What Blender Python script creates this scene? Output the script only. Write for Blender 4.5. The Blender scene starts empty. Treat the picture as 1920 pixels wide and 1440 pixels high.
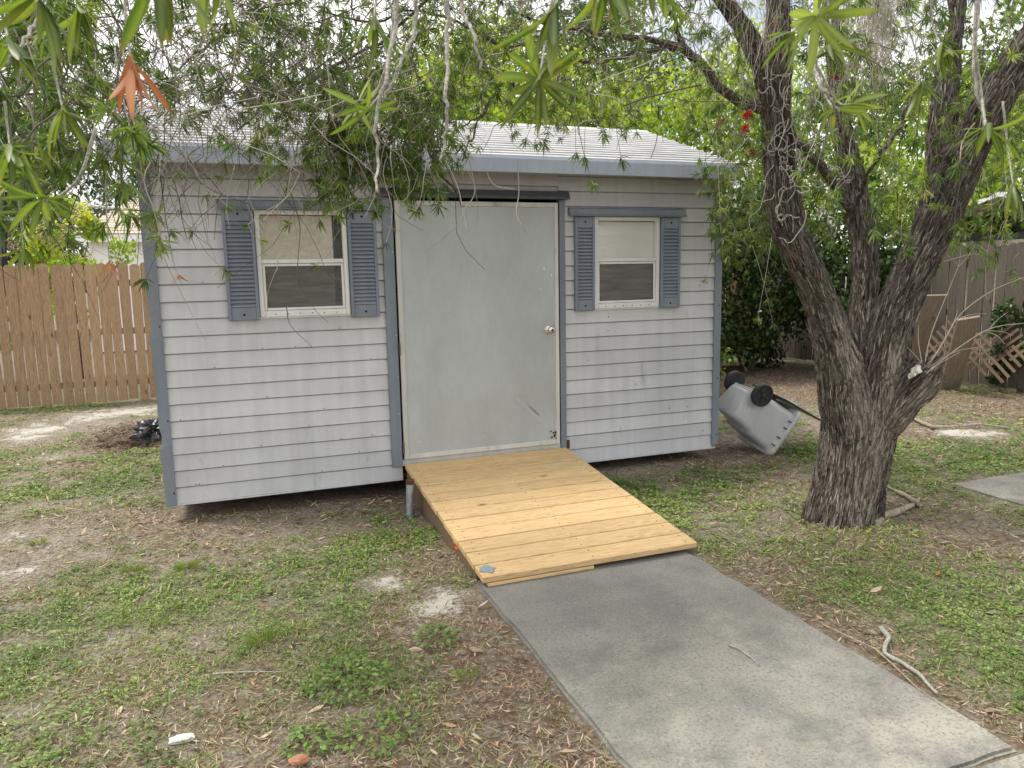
import bpy, bmesh, math, random
import numpy as np
from mathutils import Vector, Matrix

random.seed(11)
rng = np.random.default_rng(11)
S = bpy.context.scene
COL = S.collection

# ------------------------------------------------------------------ camera
CAM = np.array([0.46421727, -5.44604884, 1.64021025])
FW = np.array([0.3448182, 0.92710417, -0.14689542])
RT = np.array([0.9361356, -0.35114127, -0.01870679])
UP = np.array([0.06892419, 0.13106359, 0.98897512])
FPX = 1407.96
cd = bpy.data.cameras.new('camera')
cam = bpy.data.objects.new('camera', cd)
COL.objects.link(cam)
cam.matrix_world = Matrix(((RT[0], UP[0], -FW[0], CAM[0]), (RT[1], UP[1], -FW[1], CAM[1]), (RT[2], UP[2], -FW[2], CAM[2]), (0, 0, 0, 1)))
cd.sensor_width = 36.0
cd.lens = FPX / 1920 * 36
cd.clip_start = 0.05
cd.clip_end = 2000
cd.dof.use_dof = True
cd.dof.focus_distance = 4.6
cd.dof.aperture_fstop = 11.0
S.camera = cam

# ------------------------------------------------------------------ sky, sun, exposure
SUN_EL, SUN_AZ = math.radians(61), math.radians(-62)      # azimuth from +y towards +x
W = bpy.data.worlds.new('World')
S.world = W
W.use_nodes = True
wt = W.node_tree
wt.nodes.clear()
sky = wt.nodes.new('ShaderNodeTexSky')
sky.sky_type = 'NISHITA'
sky.sun_disc = False
sky.sun_elevation = SUN_EL
sky.sun_rotation = SUN_AZ
sky.air_density = 1.0
sky.dust_density = 2.0
tc = wt.nodes.new('ShaderNodeTexCoord')
mp = wt.nodes.new('ShaderNodeMapping')
mp.inputs['Scale'].default_value = (1.0, 1.0, 2.2)
nz = wt.nodes.new('ShaderNodeTexNoise')
nz.inputs['Scale'].default_value = 2.6
nz.inputs['Detail'].default_value = 7
nz.inputs['Roughness'].default_value = 0.58
cr = wt.nodes.new('ShaderNodeValToRGB')
cr.color_ramp.elements[0].position = 0.30
cr.color_ramp.elements[1].position = 0.52
mx = wt.nodes.new('ShaderNodeMix')
mx.data_type = 'RGBA'
mx.inputs[7].default_value = (10.6, 10.5, 10.4, 1)
bg = wt.nodes.new('ShaderNodeBackground')
bg.inputs['Strength'].default_value = 0.10
wo = wt.nodes.new('ShaderNodeOutputWorld')
L = wt.links.new
L(tc.outputs['Generated'], mp.inputs['Vector'])
L(mp.outputs['Vector'], nz.inputs['Vector'])
L(nz.outputs['Fac'], cr.inputs['Fac'])
L(cr.outputs['Color'], mx.inputs[0])
L(sky.outputs['Color'], mx.inputs[6])
L(mx.outputs[2], bg.inputs['Color'])
L(bg.outputs[0], wo.inputs['Surface'])
sd = bpy.data.lights.new('sun', 'SUN')
sd.energy = 2.3
sd.angle = math.radians(16)
sd.color = (1.0, 0.965, 0.90)
so = bpy.data.objects.new('sun', sd)
COL.objects.link(so)
sdir = Vector((math.sin(SUN_AZ) * math.cos(SUN_EL), math.cos(SUN_AZ) * math.cos(SUN_EL), math.sin(SUN_EL)))
so.rotation_euler = sdir.to_track_quat('Z', 'Y').to_euler()
S.view_settings.view_transform = 'Standard'
S.view_settings.look = 'None'
S.view_settings.exposure = 0.70
S.view_settings.gamma = 1
S.view_settings.use_curve_mapping = False
S.cycles.max_bounces = 7
S.cycles.transparent_max_bounces = 10
S.cycles.use_denoising = True


# ------------------------------------------------------------------ small maths
def at(u, v, D):
    """world point seen at photo pixel (u, v) at depth D (metres along the view axis)"""
    return CAM + D * (FW + RT * (u - 960) / FPX - UP * (v - 720) / FPX)


def gnd(u, v, z=0.0):
    d = FW + RT * (u - 960) / FPX - UP * (v - 720) / FPX
    return CAM + d * (z - CAM[2]) / d[2]


def _hash(i, j, k):
    h = (i.astype(np.int64) * 374761393 + j.astype(np.int64) * 668265263 + k.astype(np.int64) * 2147483647 * 3 + 1442695) & 0xffffffff
    h = ((h ^ (h >> 13)) * 1274126177) & 0xffffffff
    h = (h ^ (h >> 16)) & 0xffffffff
    return h / 4294967295.0


def vnoise(P):
    P = np.asarray(P, float)
    I = np.floor(P)
    f = P - I
    f = f * f * (3 - 2 * f)
    I = I.astype(np.int64)
    out = 0
    for a in (0, 1):
        for b in (0, 1):
            for c in (0, 1):
                w = (f[:, 0] if a else 1 - f[:, 0]) * (f[:, 1] if b else 1 - f[:, 1]) * (f[:, 2] if c else 1 - f[:, 2])
                out = out + w * _hash(I[:, 0] + a, I[:, 1] + b, I[:, 2] + c)
    return out


def fbm(P, o=4, g=0.5):
    P = np.asarray(P, float)
    s = 0
    a = 1.0
    t = 0
    for i in range(o):
        s = s + a * vnoise(P * (2.03 ** i) + 17.3 * i)
        t += a
        a *= g
    return s / t


def norm(v):
    v = np.asarray(v, float)
    n = np.linalg.norm(v, axis=-1, keepdims=True)
    return v / np.maximum(n, 1e-9)


# ------------------------------------------------------------------ objects
def tag(o, label=None, cat=None, group=None, kind=None):
    if label: o['label'] = label
    if cat: o['category'] = cat
    if group: o['group'] = group
    if kind: o['kind'] = kind
    return o


def empty(name, loc=(0, 0, 0), label=None, cat=None, group=None, parent=None):
    o = bpy.data.objects.new(name, None)
    COL.objects.link(o)
    o.location = Vector([float(c) for c in loc])
    o.empty_display_size = 0.1
    if parent is not None: o.parent = parent
    return tag(o, label, cat, group)


def link(name, me, mat=None, parent=None, loc=None):
    """mesh data given in world coordinates; the parent's location is subtracted"""
    o = bpy.data.objects.new(name, me)
    COL.objects.link(o)
    if mat is not None and not me.materials: me.materials.append(mat)
    if parent is not None:
        o.parent = parent
        w = Vector((0, 0, 0))
        q = parent
        while q is not None:
            w += q.location
            q = q.parent
        o.location = -w
    if loc is not None: o.location += Vector([float(c) for c in loc])
    return o


class MB:
    """collects vertices and faces; build() links them as one mesh object"""
    def __init__(s):
        s.v, s.f, s.n = [], [], 0

    def add(s, V, F):
        s.v += [tuple(map(float, p)) for p in V]
        s.f += [tuple(int(i) + s.n for i in q) for q in F]
        s.n += len(V)
        return s

    def box(s, x0, x1, y0, y1, z0, z1, bev=0.0, M=None):
        if bev > 0:
            bm = bmesh.new()
            bmesh.ops.create_cube(bm, size=1)
            for v in bm.verts:
                v.co = Vector(((x0 + x1) / 2 + v.co.x * (x1 - x0), (y0 + y1) / 2 + v.co.y * (y1 - y0), (z0 + z1) / 2 + v.co.z * (z1 - z0)))
            bmesh.ops.bevel(bm, geom=bm.edges[:], offset=bev, segments=1, affect='EDGES')
            bm.verts.index_update()
            V = [v.co.copy() for v in bm.verts]
            F = [[v.index for v in f.verts] for f in bm.faces]
            bm.free()
        else:
            V = [Vector(p) for p in ((x0, y0, z0), (x1, y0, z0), (x1, y1, z0), (x0, y1, z0), (x0, y0, z1), (x1, y0, z1), (x1, y1, z1), (x0, y1, z1))]
            F = [(0, 3, 2, 1), (4, 5, 6, 7), (0, 1, 5, 4), (1, 2, 6, 5), (2, 3, 7, 6), (3, 0, 4, 7)]
        if M is not None: V = [M @ v for v in V]
        return s.add(V, F)

    def prism(s, poly, axis, a, b):
        """poly: 2D outline; axis: 'x' (poly is y,z), 'y' (x,z) or 'z' (x,y)"""
        n = len(poly)
        mk = {'x': lambda p, t: (t, p[0], p[1]), 'y': lambda p, t: (p[0], t, p[1]), 'z': lambda p, t: (p[0], p[1], t)}[axis]
        V = [mk(p, a) for p in poly] + [mk(p, b) for p in poly]
        F = [tuple(range(n)), tuple(range(2 * n - 1, n - 1, -1))] + [(i, i + n, (i + 1) % n + n, (i + 1) % n) for i in range(n)]
        return s.add(V, F)

    def tube(s, pts, rad, n=8, cap=True):
        V, F = tube(pts, rad, n)
        k = len(pts)
        F = [tuple(q) for q in F]
        if cap: F += [tuple(range(n - 1, -1, -1)), tuple(range((k - 1) * n, k * n))]
        return s.add(V, F)

    def lathe(s, prof, M, n=20):
        """prof: list of (r, h) about local z; M maps to world"""
        V = []
        for r, h in prof:
            for i in range(n):
                a = 2 * math.pi * i / n
                V.append(M @ Vector((r * math.cos(a), r * math.sin(a), h)))
        F = []
        for j in range(len(prof) - 1):
            for i in range(n):
                F.append((j * n + i, j * n + (i + 1) % n, (j + 1) * n + (i + 1) % n, (j + 1) * n + i))
        F += [tuple(range(n - 1, -1, -1)), tuple(range((len(prof) - 1) * n, len(prof) * n))]
        return s.add(V, F)

    def mesh(s, name, recalc=True):
        me = bpy.data.meshes.new(name)
        me.from_pydata(s.v, [], s.f)
        if recalc:
            bm = bmesh.new()
            bm.from_mesh(me)
            bmesh.ops.recalc_face_normals(bm, faces=bm.faces)
            bm.to_mesh(me)
            bm.free()
        return me

    def build(s, name, mat, parent=None, smooth=False, **kw):
        me = s.mesh(name)
        if smooth: me.shade_smooth()
        return tag(link(name, me, mat, parent), **kw)


def tube(pts, rad, n=8):
    pts = np.asarray(pts, float)
    k = len(pts)
    rad = np.full(k, rad) if np.isscalar(rad) else np.asarray(rad, float)
    T = norm(np.gradient(pts, axis=0))
    ref = np.array([0, 0, 1.0]) if abs(T[0, 2]) < 0.9 else np.array([1.0, 0, 0])
    A = np.empty_like(T)
    a = ref - T[0] * (ref @ T[0])
    for i in range(k):
        a = a - T[i] * (a @ T[i])
        a = a / max(np.linalg.norm(a), 1e-9)
        A[i] = a
    B = np.cross(T, A)
    th = np.arange(n) * 2 * np.pi / n
    V = pts[:, None, :] + rad[:, None, None] * (A[:, None, :] * np.cos(th)[None, :, None] + B[:, None, :] * np.sin(th)[None, :, None])
    i = np.arange(k - 1)[:, None]
    j = np.arange(n)[None, :]
    F = np.stack([i * n + j, i * n + (j + 1) % n, (i + 1) * n + (j + 1) % n, (i + 1) * n + j], -1).reshape(-1, 4)
    return V.reshape(-1, 3), F


class NB:
    """numpy collector for tens of thousands of small faces (all triangles)"""
    def __init__(s):
        s.V, s.F, s.A, s.n = [], [], [], 0

    def add(s, V, F, var=0.5):
        V = np.asarray(V, float)
        F = np.asarray(F)
        if F.shape[1] == 4: F = np.concatenate([F[:, [0, 1, 2]], F[:, [0, 2, 3]]])
        s.V.append(V)
        s.F.append(F + s.n)
        s.A.append(np.full(len(V), var) if np.isscalar(var) else np.asarray(var))
        s.n += len(V)

    def build(s, name, mat, parent=None, smooth=False, **kw):
        V = np.concatenate(s.V)
        F = np.concatenate(s.F)
        me = bpy.data.meshes.new(name)
        me.vertices.add(len(V))
        me.vertices.foreach_set('co', V.astype(np.float32).ravel())
        me.loops.add(len(F) * 3)
        me.loops.foreach_set('vertex_index', F.astype(np.int32).ravel())
        me.polygons.add(len(F))
        me.polygons.foreach_set('loop_start', np.arange(0, len(F) * 3, 3, dtype=np.int32))
        at_ = me.attributes.new('var', 'FLOAT', 'POINT')
        at_.data.foreach_set('value', np.concatenate(s.A).astype(np.float32))
        me.update(calc_edges=True)
        if smooth: me.shade_smooth()
        return tag(link(name, me, mat, parent), **kw)


def leaf_faces(P, D, Nn, Ln, Wd, droop=0.25, var=None, nb=None, shape=(0.35, 0.72, 0.85)):
    """lance shaped leaves: 6 vertices, 4 triangles each"""
    P = np.asarray(P, float)
    D = norm(D)
    n = len(P)
    Ln = np.broadcast_to(Ln, (n,))[:, None]
    Wd = np.broadcast_to(Wd, (n,))[:, None]
    Sd = norm(np.cross(D, Nn))
    dz = np.array([0, 0, -1.0])
    dr = np.broadcast_to(droop, (n,))[:, None]
    t1, t2, w2 = shape
    f = lambda t: P + D * Ln * t + dz * Ln * dr * t * t
    V = np.stack([f(0.0), f(t1) + Sd * Wd * .5, f(t1) - Sd * Wd * .5, f(t2) + Sd * Wd * .5 * w2, f(t2) - Sd * Wd * .5 * w2, f(1.0)], 1).reshape(-1, 3)
    b = (np.arange(n) * 6)[:, None]
    F = np.concatenate([b + np.array([0, 1, 2]), b + np.array([1, 3, 2]), b + np.array([2, 3, 4]), b + np.array([3, 5, 4])])
    var = rng.random(n) if var is None else np.broadcast_to(var, (n,))
    nb.add(V, F, np.repeat(var, 6))


# ------------------------------------------------------------------ materials
class MT:
    def __init__(s, name, rough=0.8, spec=0.3, metal=0.0):
        s.m = bpy.data.materials.new(name)
        s.m.use_nodes = True
        s.t = s.m.node_tree
        s.b = s.t.nodes['Principled BSDF']
        s.b.inputs['Roughness'].default_value = rough
        s.b.inputs['Specular IOR Level'].default_value = spec
        s.b.inputs['Metallic'].default_value = metal
        s._pos = None

    def nd(s, ty, **kw):
        n = s.t.nodes.new(ty)
        for k, v in kw.items(): setattr(n, k, v)
        return n

    def ln(s, a, b): s.t.links.new(a, b)

    def pos(s):
        if s._pos is None: s._pos = s.nd('ShaderNodeNewGeometry').outputs['Position']
        return s._pos

    def obj(s): return s.nd('ShaderNodeTexCoord').outputs['Object']

    def rnd(s): return s.nd('ShaderNodeObjectInfo').outputs['Random']

    def attr(s, name, out='Fac'):
        return s.nd('ShaderNodeAttribute', attribute_name=name).outputs[out]

    def mapv(s, vec, sc=(1, 1, 1), loc=(0, 0, 0)):
        n = s.nd('ShaderNodeMapping')
        n.inputs['Scale'].default_value = sc
        n.inputs['Location'].default_value = loc
        s.ln(vec, n.inputs['Vector'])
        return n.outputs[0]

    def noise(s, scale, detail=4, vec=None, rough=0.55, dist=0.0):
        n = s.nd('ShaderNodeTexNoise')
        n.inputs['Scale'].default_value = scale
        n.inputs['Detail'].default_value = detail
        n.inputs['Roughness'].default_value = rough
        n.inputs['Distortion'].default_value = dist
        s.ln(vec if vec is not None else s.pos(), n.inputs['Vector'])
        return n.outputs['Fac']

    def ramp(s, fac, stops):
        n = s.nd('ShaderNodeValToRGB')
        e = n.color_ramp.elements
        while len(e) < len(stops): e.new(0.5)
        for i, (p, c) in enumerate(stops):
            e[i].position = p
            if not hasattr(c, '__len__'): c = (c, c, c)
            e[i].color = (*c, 1)
        s.ln(fac, n.inputs['Fac'])
        return n.outputs['Color']

    def mix(s, a, b, f, mode='MIX'):
        n = s.nd('ShaderNodeMix', data_type='RGBA', blend_type=mode)
        for i, x in ((6, a), (7, b)):
            if hasattr(x, '__len__'): n.inputs[i].default_value = (*x, 1)
            elif isinstance(x, (int, float)): n.inputs[i].default_value = (x, x, x, 1)
            else: s.ln(x, n.inputs[i])
        if isinstance(f, (int, float)): n.inputs[0].default_value = f
        else: s.ln(f, n.inputs[0])
        return n.outputs[2]

    def math(s, op, a, b=0.0):
        n = s.nd('ShaderNodeMath', operation=op)
        for i, x in ((0, a), (1, b)):
            if isinstance(x, (int, float)): n.inputs[i].default_value = x
            else: s.ln(x, n.inputs[i])
        return n.outputs[0]

    def col(s, c):
        if hasattr(c, '__len__'): s.b.inputs['Base Color'].default_value = (*c, 1)
        else: s.ln(c, s.b.inputs['Base Color'])
        return s

    def bump(s, h, st=0.3, dist=0.01):
        n = s.nd('ShaderNodeBump')
        n.inputs['Strength'].default_value = st
        n.inputs['Distance'].default_value = dist
        s.ln(h, n.inputs['Height'])
        s.ln(n.outputs[0], s.b.inputs['Normal'])
        return s

    def rough(s, f, a, b):
        n = s.nd('ShaderNodeMapRange')
        n.inputs['To Min'].default_value = a
        n.inputs['To Max'].default_value = b
        s.ln(f, n.inputs['Value'])
        s.ln(n.outputs[0], s.b.inputs['Roughness'])
        return s


def leaf_mat(name, stops, trans=0.35, tcol=(1.25, 1.35, 0.6), rough=0.5, spec=0.4, attr='var'):
    m = MT(name, rough, spec)
    v = m.attr(attr) if attr else m.rnd()
    c = m.ramp(v, stops)
    if not attr:
        o = m.obj()
        sx = m.nd('ShaderNodeSeparateXYZ')
        m.ln(o, sx.inputs[0])
        rib = m.ramp(m.math('ABSOLUTE', sx.outputs[1]), [(0.0, 1), (0.0012, 0.0)])
        c = m.mix(c, tuple(min(1, x * 1.25 + .02) for x in stops[-1][1]), m.math('MULTIPLY', rib, 0.6))
        c = m.mix(c, (0.30, 0.24, 0.07), m.ramp(m.noise(22, 4, m.pos(), 0.7), [(0.58, 0), (0.72, 0.75)]))
        tipb = m.ramp(sx.outputs[0], [(0.058, 0), (0.072, 0.7)])
        c = m.mix(c, (0.20, 0.11, 0.045), tipb)
    m.col(c)
    tb = m.nd('ShaderNodeBsdfTranslucent')
    m.ln(m.mix(c, tcol, 1.0, 'MULTIPLY'), tb.inputs['Color'])
    ms = m.nd('ShaderNodeMixShader')
    ms.inputs[0].default_value = trans
    m.ln(m.b.outputs[0], ms.inputs[1])
    m.ln(tb.outputs[0], ms.inputs[2])
    m.ln(ms.outputs[0], m.t.nodes['Material Output'].inputs['Surface'])
    return m.m


def painted(name, c, c2, amt=0.5, rough=0.55, streak=True, grime=(0.16, 0.16, 0.15), gr=(0.60, 0.78), bump=0.06, spec=0.3):
    """weathered painted metal: vertical run marks, blotches, dirt specks"""
    m = MT(name, rough, spec)
    p = m.pos()
    a = m.noise(2.2, 5, p, 0.6)
    st = m.noise(1.0, 6, m.mapv(p, (14, 14, 0.9)), 0.6)
    base = m.mix(c, c2, m.ramp(m.mix(a, st, 0.5), [(0.38, 0), (0.62, 1)]))
    g = m.ramp(m.noise(1.0, 8, m.mapv(p, (7, 7, 2.2), (3, 1, 4)), 0.72), [(gr[0], 0), (gr[1], 1)])
    base = m.mix(base, grime, m.math('MULTIPLY', m.math('MULTIPLY', g, 1.0), amt))
    sp = m.ramp(m.noise(95, 2, p, 0.5), [(0.70, 0), (0.76, 1)])
    base = m.mix(base, tuple(x * 0.55 for x in c), m.math('MULTIPLY', sp, 0.45))
    hs = m.nd('ShaderNodeHueSaturation')
    mr = m.nd('ShaderNodeMapRange')
    mr.inputs['To Min'].default_value = 0.93
    mr.inputs['To Max'].default_value = 1.05
    m.ln(m.rnd(), mr.inputs['Value'])
    m.ln(mr.outputs[0], hs.inputs['Value'])
    m.ln(base, hs.inputs['Color'])
    m.col(hs.outputs[0])
    m.bump(m.noise(60, 5, p, 0.6), bump, 0.004)
    m.rough(a, rough - 0.08, rough + 0.12)
    return m.m


M = {}
M['siding'] = painted('siding_paint', (0.585, 0.59, 0.605), (0.485, 0.49, 0.505), 0.8, 0.6)
M['trim'] = painted('trim_paint', (0.225, 0.25, 0.29), (0.175, 0.195, 0.232), 0.4, 0.5, grime=(0.09, 0.09, 0.09))
M['shutter'] = painted('shutter_paint', (0.22, 0.25, 0.305), (0.185, 0.21, 0.262), 0.3, 0.5, grime=(0.09, 0.09, 0.1))
M['header'] = painted('header_shadow_paint', (0.10, 0.105, 0.115), (0.075, 0.08, 0.085), 0.4, 0.55, grime=(0.05, 0.05, 0.05))  # shadow under the eave is painted into this darker header colour
M['fascia'] = painted('fascia_metal', (0.40, 0.45, 0.53), (0.32, 0.355, 0.42), 0.5, 0.45, grime=(0.62, 0.62, 0.62))
M['door_trim'] = painted('door_trim_paint', (0.60, 0.60, 0.56), (0.50, 0.50, 0.47), 0.7, 0.55, grime=(0.24, 0.22, 0.18), gr=(0.5, 0.75))
M['vinyl'] = painted('window_vinyl', (0.78, 0.78, 0.76), (0.66, 0.66, 0.64), 0.5, 0.4, grime=(0.3, 0.3, 0.27))

m = MT('roof_metal', 0.42, 0.4)
p = m.pos()
c = m.mix((0.54, 0.54, 0.54), (0.36, 0.355, 0.34), m.ramp(m.noise(1, 5, m.mapv(p, (3, 6, 6)), 0.65), [(0.4, 0), (0.68, 1)]))
c = m.mix(c, (0.28, 0.26, 0.22), m.ramp(m.noise(1, 6, m.mapv(p, (2.5, 22, 22), (5, 5, 5)), 0.7), [(0.58, 0), (0.72, 0.55)]))
m.col(c)
M['roof'] = m.m

m = MT('door_paint', 0.42, 0.4)
p = m.pos()
a = m.noise(1.3, 4, m.mapv(p, (1.6, 1, 0.8)), 0.55)
b = m.noise(1, 7, m.mapv(p, (30, 30, 12)), 0.75)
c = m.mix((0.36, 0.375, 0.375), (0.455, 0.495, 0.50), m.ramp(m.mix(a, b, 0.28), [(0.36, 0), (0.64, 1)]))
c = m.mix(c, (0.26, 0.26, 0.24), m.ramp(m.noise(140, 3, p), [(0.62, 0), (0.75, 0.5)]))
c = m.mix(c, (0.64, 0.66, 0.66), m.ramp(m.noise(1, 3, m.mapv(p, (120, 120, 20), (2, 2, 2))), [(0.70, 0), (0.78, 0.6)]))
m.col(c)
m.rough(a, 0.36, 0.55)
m.bump(m.noise(160, 3, p), 0.08, 0.002)
M['door'] = m.m


def wood(name, c1, c2, cg, scale=(1, 26, 26), knots=True, rough=0.75, grain=0.5, across=None):
    """sawn board: grain along object x; scale is stretched the other ways"""
    m = MT(name, rough, 0.25)
    o = m.obj()
    r = m.rnd()
    cmb = m.nd('ShaderNodeCombineXYZ')
    m.ln(m.math('MULTIPLY', r, 37.0), cmb.inputs[0])
    m.ln(m.math('MULTIPLY', r, 11.0), cmb.inputs[1])
    m.ln(m.math('MULTIPLY', r, 53.0), cmb.inputs[2])
    ad = m.nd('ShaderNodeVectorMath', operation='ADD')
    m.ln(o, ad.inputs[0])
    m.ln(cmb.outputs[0], ad.inputs[1])
    v = ad.outputs[0]
    g = m.noise(1.4, 3, m.mapv(v, scale), 0.5, 1.6)
    wv = m.math('FRACT', m.math('MULTIPLY', g, 9.0))
    wv = m.ramp(wv, [(0.0, 0), (0.55, 0.25), (0.85, 1), (1.0, 0)])
    fine = m.noise(1, 3, m.mapv(v, tuple(x * 5 for x in scale)), 0.6)
    c = m.mix(c1, c2, m.ramp(fine, [(0.35, 0), (0.7, 1)]))
    c = m.mix(c, cg, m.math('MULTIPLY', wv, grain))
    hs = m.nd('ShaderNodeHueSaturation')
    m.ln(c, hs.inputs['Color'])
    mr = m.nd('ShaderNodeMapRange')
    mr.inputs['To Min'].default_value = 0.90
    mr.inputs['To Max'].default_value = 1.15
    m.ln(r, mr.inputs['Value'])
    m.ln(mr.outputs[0], hs.inputs['Value'])
    c = hs.outputs[0]
    if knots:
        vo = m.nd('ShaderNodeTexVoronoi')
        vo.inputs['Scale'].default_value = 1.0
        m.ln(m.mapv(v, tuple((2.4 if x == min(scale) else 6.5) for x in scale)), vo.inputs['Vector'])
        k = m.ramp(vo.outputs['Distance'], [(0.0, 1), (0.05, 0.9), (0.11, 0.0)])
        c = m.mix(c, tuple(x * 0.28 for x in c2), k)
    m.col(c)
    m.bump(fine, 0.25, 0.003)
    return m


wm = wood('new_pine', (0.68, 0.50, 0.275), (0.58, 0.40, 0.195), (0.38, 0.235, 0.10), (0.8, 20, 20), True, 0.6, 0.9)
M['pine'] = wm.m
M['side_wood'] = wood('weathered_joist', (0.17, 0.115, 0.07), (0.11, 0.075, 0.05), (0.06, 0.045, 0.03), (1, 24, 24), True).m
wm = wood('cedar_picket', (0.45, 0.31, 0.185), (0.32, 0.21, 0.12), (0.135, 0.085, 0.05), (22, 22, 0.9), True, 0.8, 0.75)
M['picket'] = wm.m
M['grey_picket'] = wood('grey_picket', (0.125, 0.108, 0.088), (0.085, 0.073, 0.058), (0.045, 0.038, 0.03), (22, 22, 0.9), True, 0.85, 0.5).m
M['old_board'] = wood('old_board', (0.30, 0.245, 0.19), (0.18, 0.145, 0.11), (0.10, 0.08, 0.06), (14, 14, 0.9), True, 0.85, 0.5).m

m = MT('concrete', 0.92, 0.15)
p = m.pos()
a = m.noise(1.15, 5, p, 0.6)
c = m.mix((0.355, 0.335, 0.28), (0.25, 0.238, 0.20), m.ramp(a, [(0.38, 0), (0.62, 1)]))
mo = m.math('MULTIPLY', m.ramp(m.noise(3.2, 6, p, 0.68), [(0.46, 0), (0.66, 1)]), 0.72)
c = m.mix(c, (0.125, 0.128, 0.125), mo)
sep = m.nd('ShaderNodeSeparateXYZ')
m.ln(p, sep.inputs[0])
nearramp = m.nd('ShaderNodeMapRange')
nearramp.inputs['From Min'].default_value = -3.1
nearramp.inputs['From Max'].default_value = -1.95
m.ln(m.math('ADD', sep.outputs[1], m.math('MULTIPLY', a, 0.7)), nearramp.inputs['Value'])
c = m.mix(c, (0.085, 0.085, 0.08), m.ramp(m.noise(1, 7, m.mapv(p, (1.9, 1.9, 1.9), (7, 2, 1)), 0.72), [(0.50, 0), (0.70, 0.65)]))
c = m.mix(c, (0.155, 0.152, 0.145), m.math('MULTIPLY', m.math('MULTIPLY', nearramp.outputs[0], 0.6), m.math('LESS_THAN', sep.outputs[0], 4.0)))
ag = m.noise(70, 5, p, 0.7)
c = m.mix(c, (0.10, 0.10, 0.09), m.ramp(ag, [(0.37, 0.6), (0.50, 0)]))
c = m.mix(c, (0.52, 0.50, 0.45), m.ramp(m.noise(110, 3, p, 0.6), [(0.60, 0), (0.74, 0.55)]))
c = m.mix(c, (0.55, 0.53, 0.48), m.ramp(m.noise(38, 2, m.mapv(p, loc=(4, 4, 4)), 0.5), [(0.76, 0), (0.79, 0.6)]))
m.col(c)
m.bump(m.mix(ag, m.noise(200, 2, p), 0.5), 0.55, 0.004)
M['concrete'] = m.m

m = MT('soil', 0.95, 0.1)
p = m.pos()
ms_, ml_, mg_ = m.attr('sand'), m.attr('litter'), m.attr('green')
n1 = m.noise(9, 8, p, 0.7)
n2 = m.noise(55, 6, p, 0.7)
c = m.mix((0.135, 0.11, 0.085), (0.36, 0.32, 0.265), m.ramp(n2, [(0.38, 0), (0.62, 1)]))
c = m.mix(c, (0.075, 0.052, 0.036), m.ramp(n1, [(0.50, 0), (0.68, 0.7)]))
c = m.mix(c, (0.155, 0.09, 0.055), m.math('MULTIPLY', ml_, m.ramp(m.noise(30, 5, m.mapv(p, loc=(3, 3, 3)), 0.7), [(0.4, 0), (0.6, 0.9)])))
sf = m.ramp(m.math('ADD', m.math('MULTIPLY', ms_, 0.9), m.math('ADD', m.math('MULTIPLY', m.math('SUBTRACT', n1, 0.5), 1.9), m.math('MULTIPLY', m.math('SUBTRACT', n2, 0.5), 1.3))), [(0.45, 0), (0.72, 1)])
c = m.mix(c, m.mix((0.56, 0.53, 0.48), (0.40, 0.37, 0.32), n2), sf)
c = m.mix(c, (0.10, 0.125, 0.05), m.math('MULTIPLY', mg_, 0.55))
m.col(c)
m.bump(m.mix(n1, n2, 0.6), 0.9, 0.02)
M['soil'] = m.m

GREEN = [(0.0, (0.08, 0.115, 0.025)), (0.35, (0.165, 0.225, 0.05)), (0.7, (0.27, 0.33, 0.09)), (0.88, (0.33, 0.34, 0.14)), (1.0, (0.48, 0.42, 0.26))]
M['grass'] = leaf_mat('grass_blades', GREEN, 0.3, rough=0.6)
M['weed'] = leaf_mat('weed_leaves', [(0.0, (0.07, 0.125, 0.03)), (0.5, (0.175, 0.27, 0.06)), (0.85, (0.27, 0.38, 0.09)), (1.0, (0.33, 0.37, 0.12))], 0.3, rough=0.5)
M['litter'] = leaf_mat('dry_leaves', [(0.0, (0.07, 0.045, 0.03)), (0.35, (0.19, 0.125, 0.08)), (0.65, (0.36, 0.28, 0.195)), (0.92, (0.56, 0.46, 0.33)), (1.0, (0.42, 0.17, 0.07))], 0.12, (1, 1, 1), rough=0.8, spec=0.2)
M['bush_leaf'] = leaf_mat('dark_shrub_leaves', [(0.0, (0.02, 0.04, 0.012)), (0.6, (0.045, 0.085, 0.022)), (0.9, (0.09, 0.15, 0.035)), (1.0, (0.16, 0.2, 0.06))], 0.28, rough=0.42)
M['bright_leaf'] = leaf_mat('bright_tree_leaves', [(0.0, (0.08, 0.14, 0.02)), (0.4, (0.24, 0.34, 0.045)), (0.75, (0.42, 0.52, 0.07)), (1.0, (0.60, 0.62, 0.16))], 0.45, (1.25, 1.3, 0.5), rough=0.5)
M['mid_leaf'] = leaf_mat('mid_tree_leaves', [(0.0, (0.04, 0.075, 0.02)), (0.5, (0.11, 0.18, 0.045)), (1.0, (0.28, 0.36, 0.11))], 0.38, rough=0.5)
M['dull_leaf'] = leaf_mat('dull_tree_leaves', [(0.0, (0.03, 0.05, 0.02)), (0.5, (0.07, 0.105, 0.045)), (1.0, (0.15, 0.19, 0.09))], 0.3, (1.1, 1.2, 0.7), rough=0.55)
M['myrtle_leaf'] = leaf_mat('myrtle_leaves', [(0.0, (0.16, 0.28, 0.03)), (0.5, (0.46, 0.58, 0.06)), (0.85, (0.68, 0.72, 0.10)), (1.0, (0.6, 0.5, 0.1))], 0.4, (1.2, 1.25, 0.5))
M['myrtle_flower'] = leaf_mat('myrtle_flowers', [(0.0, (0.20, 0.09, 0.08)), (0.5, (0.36, 0.20, 0.17)), (1.0, (0.55, 0.40, 0.34))], 0.2, (1, 1, 1))
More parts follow.
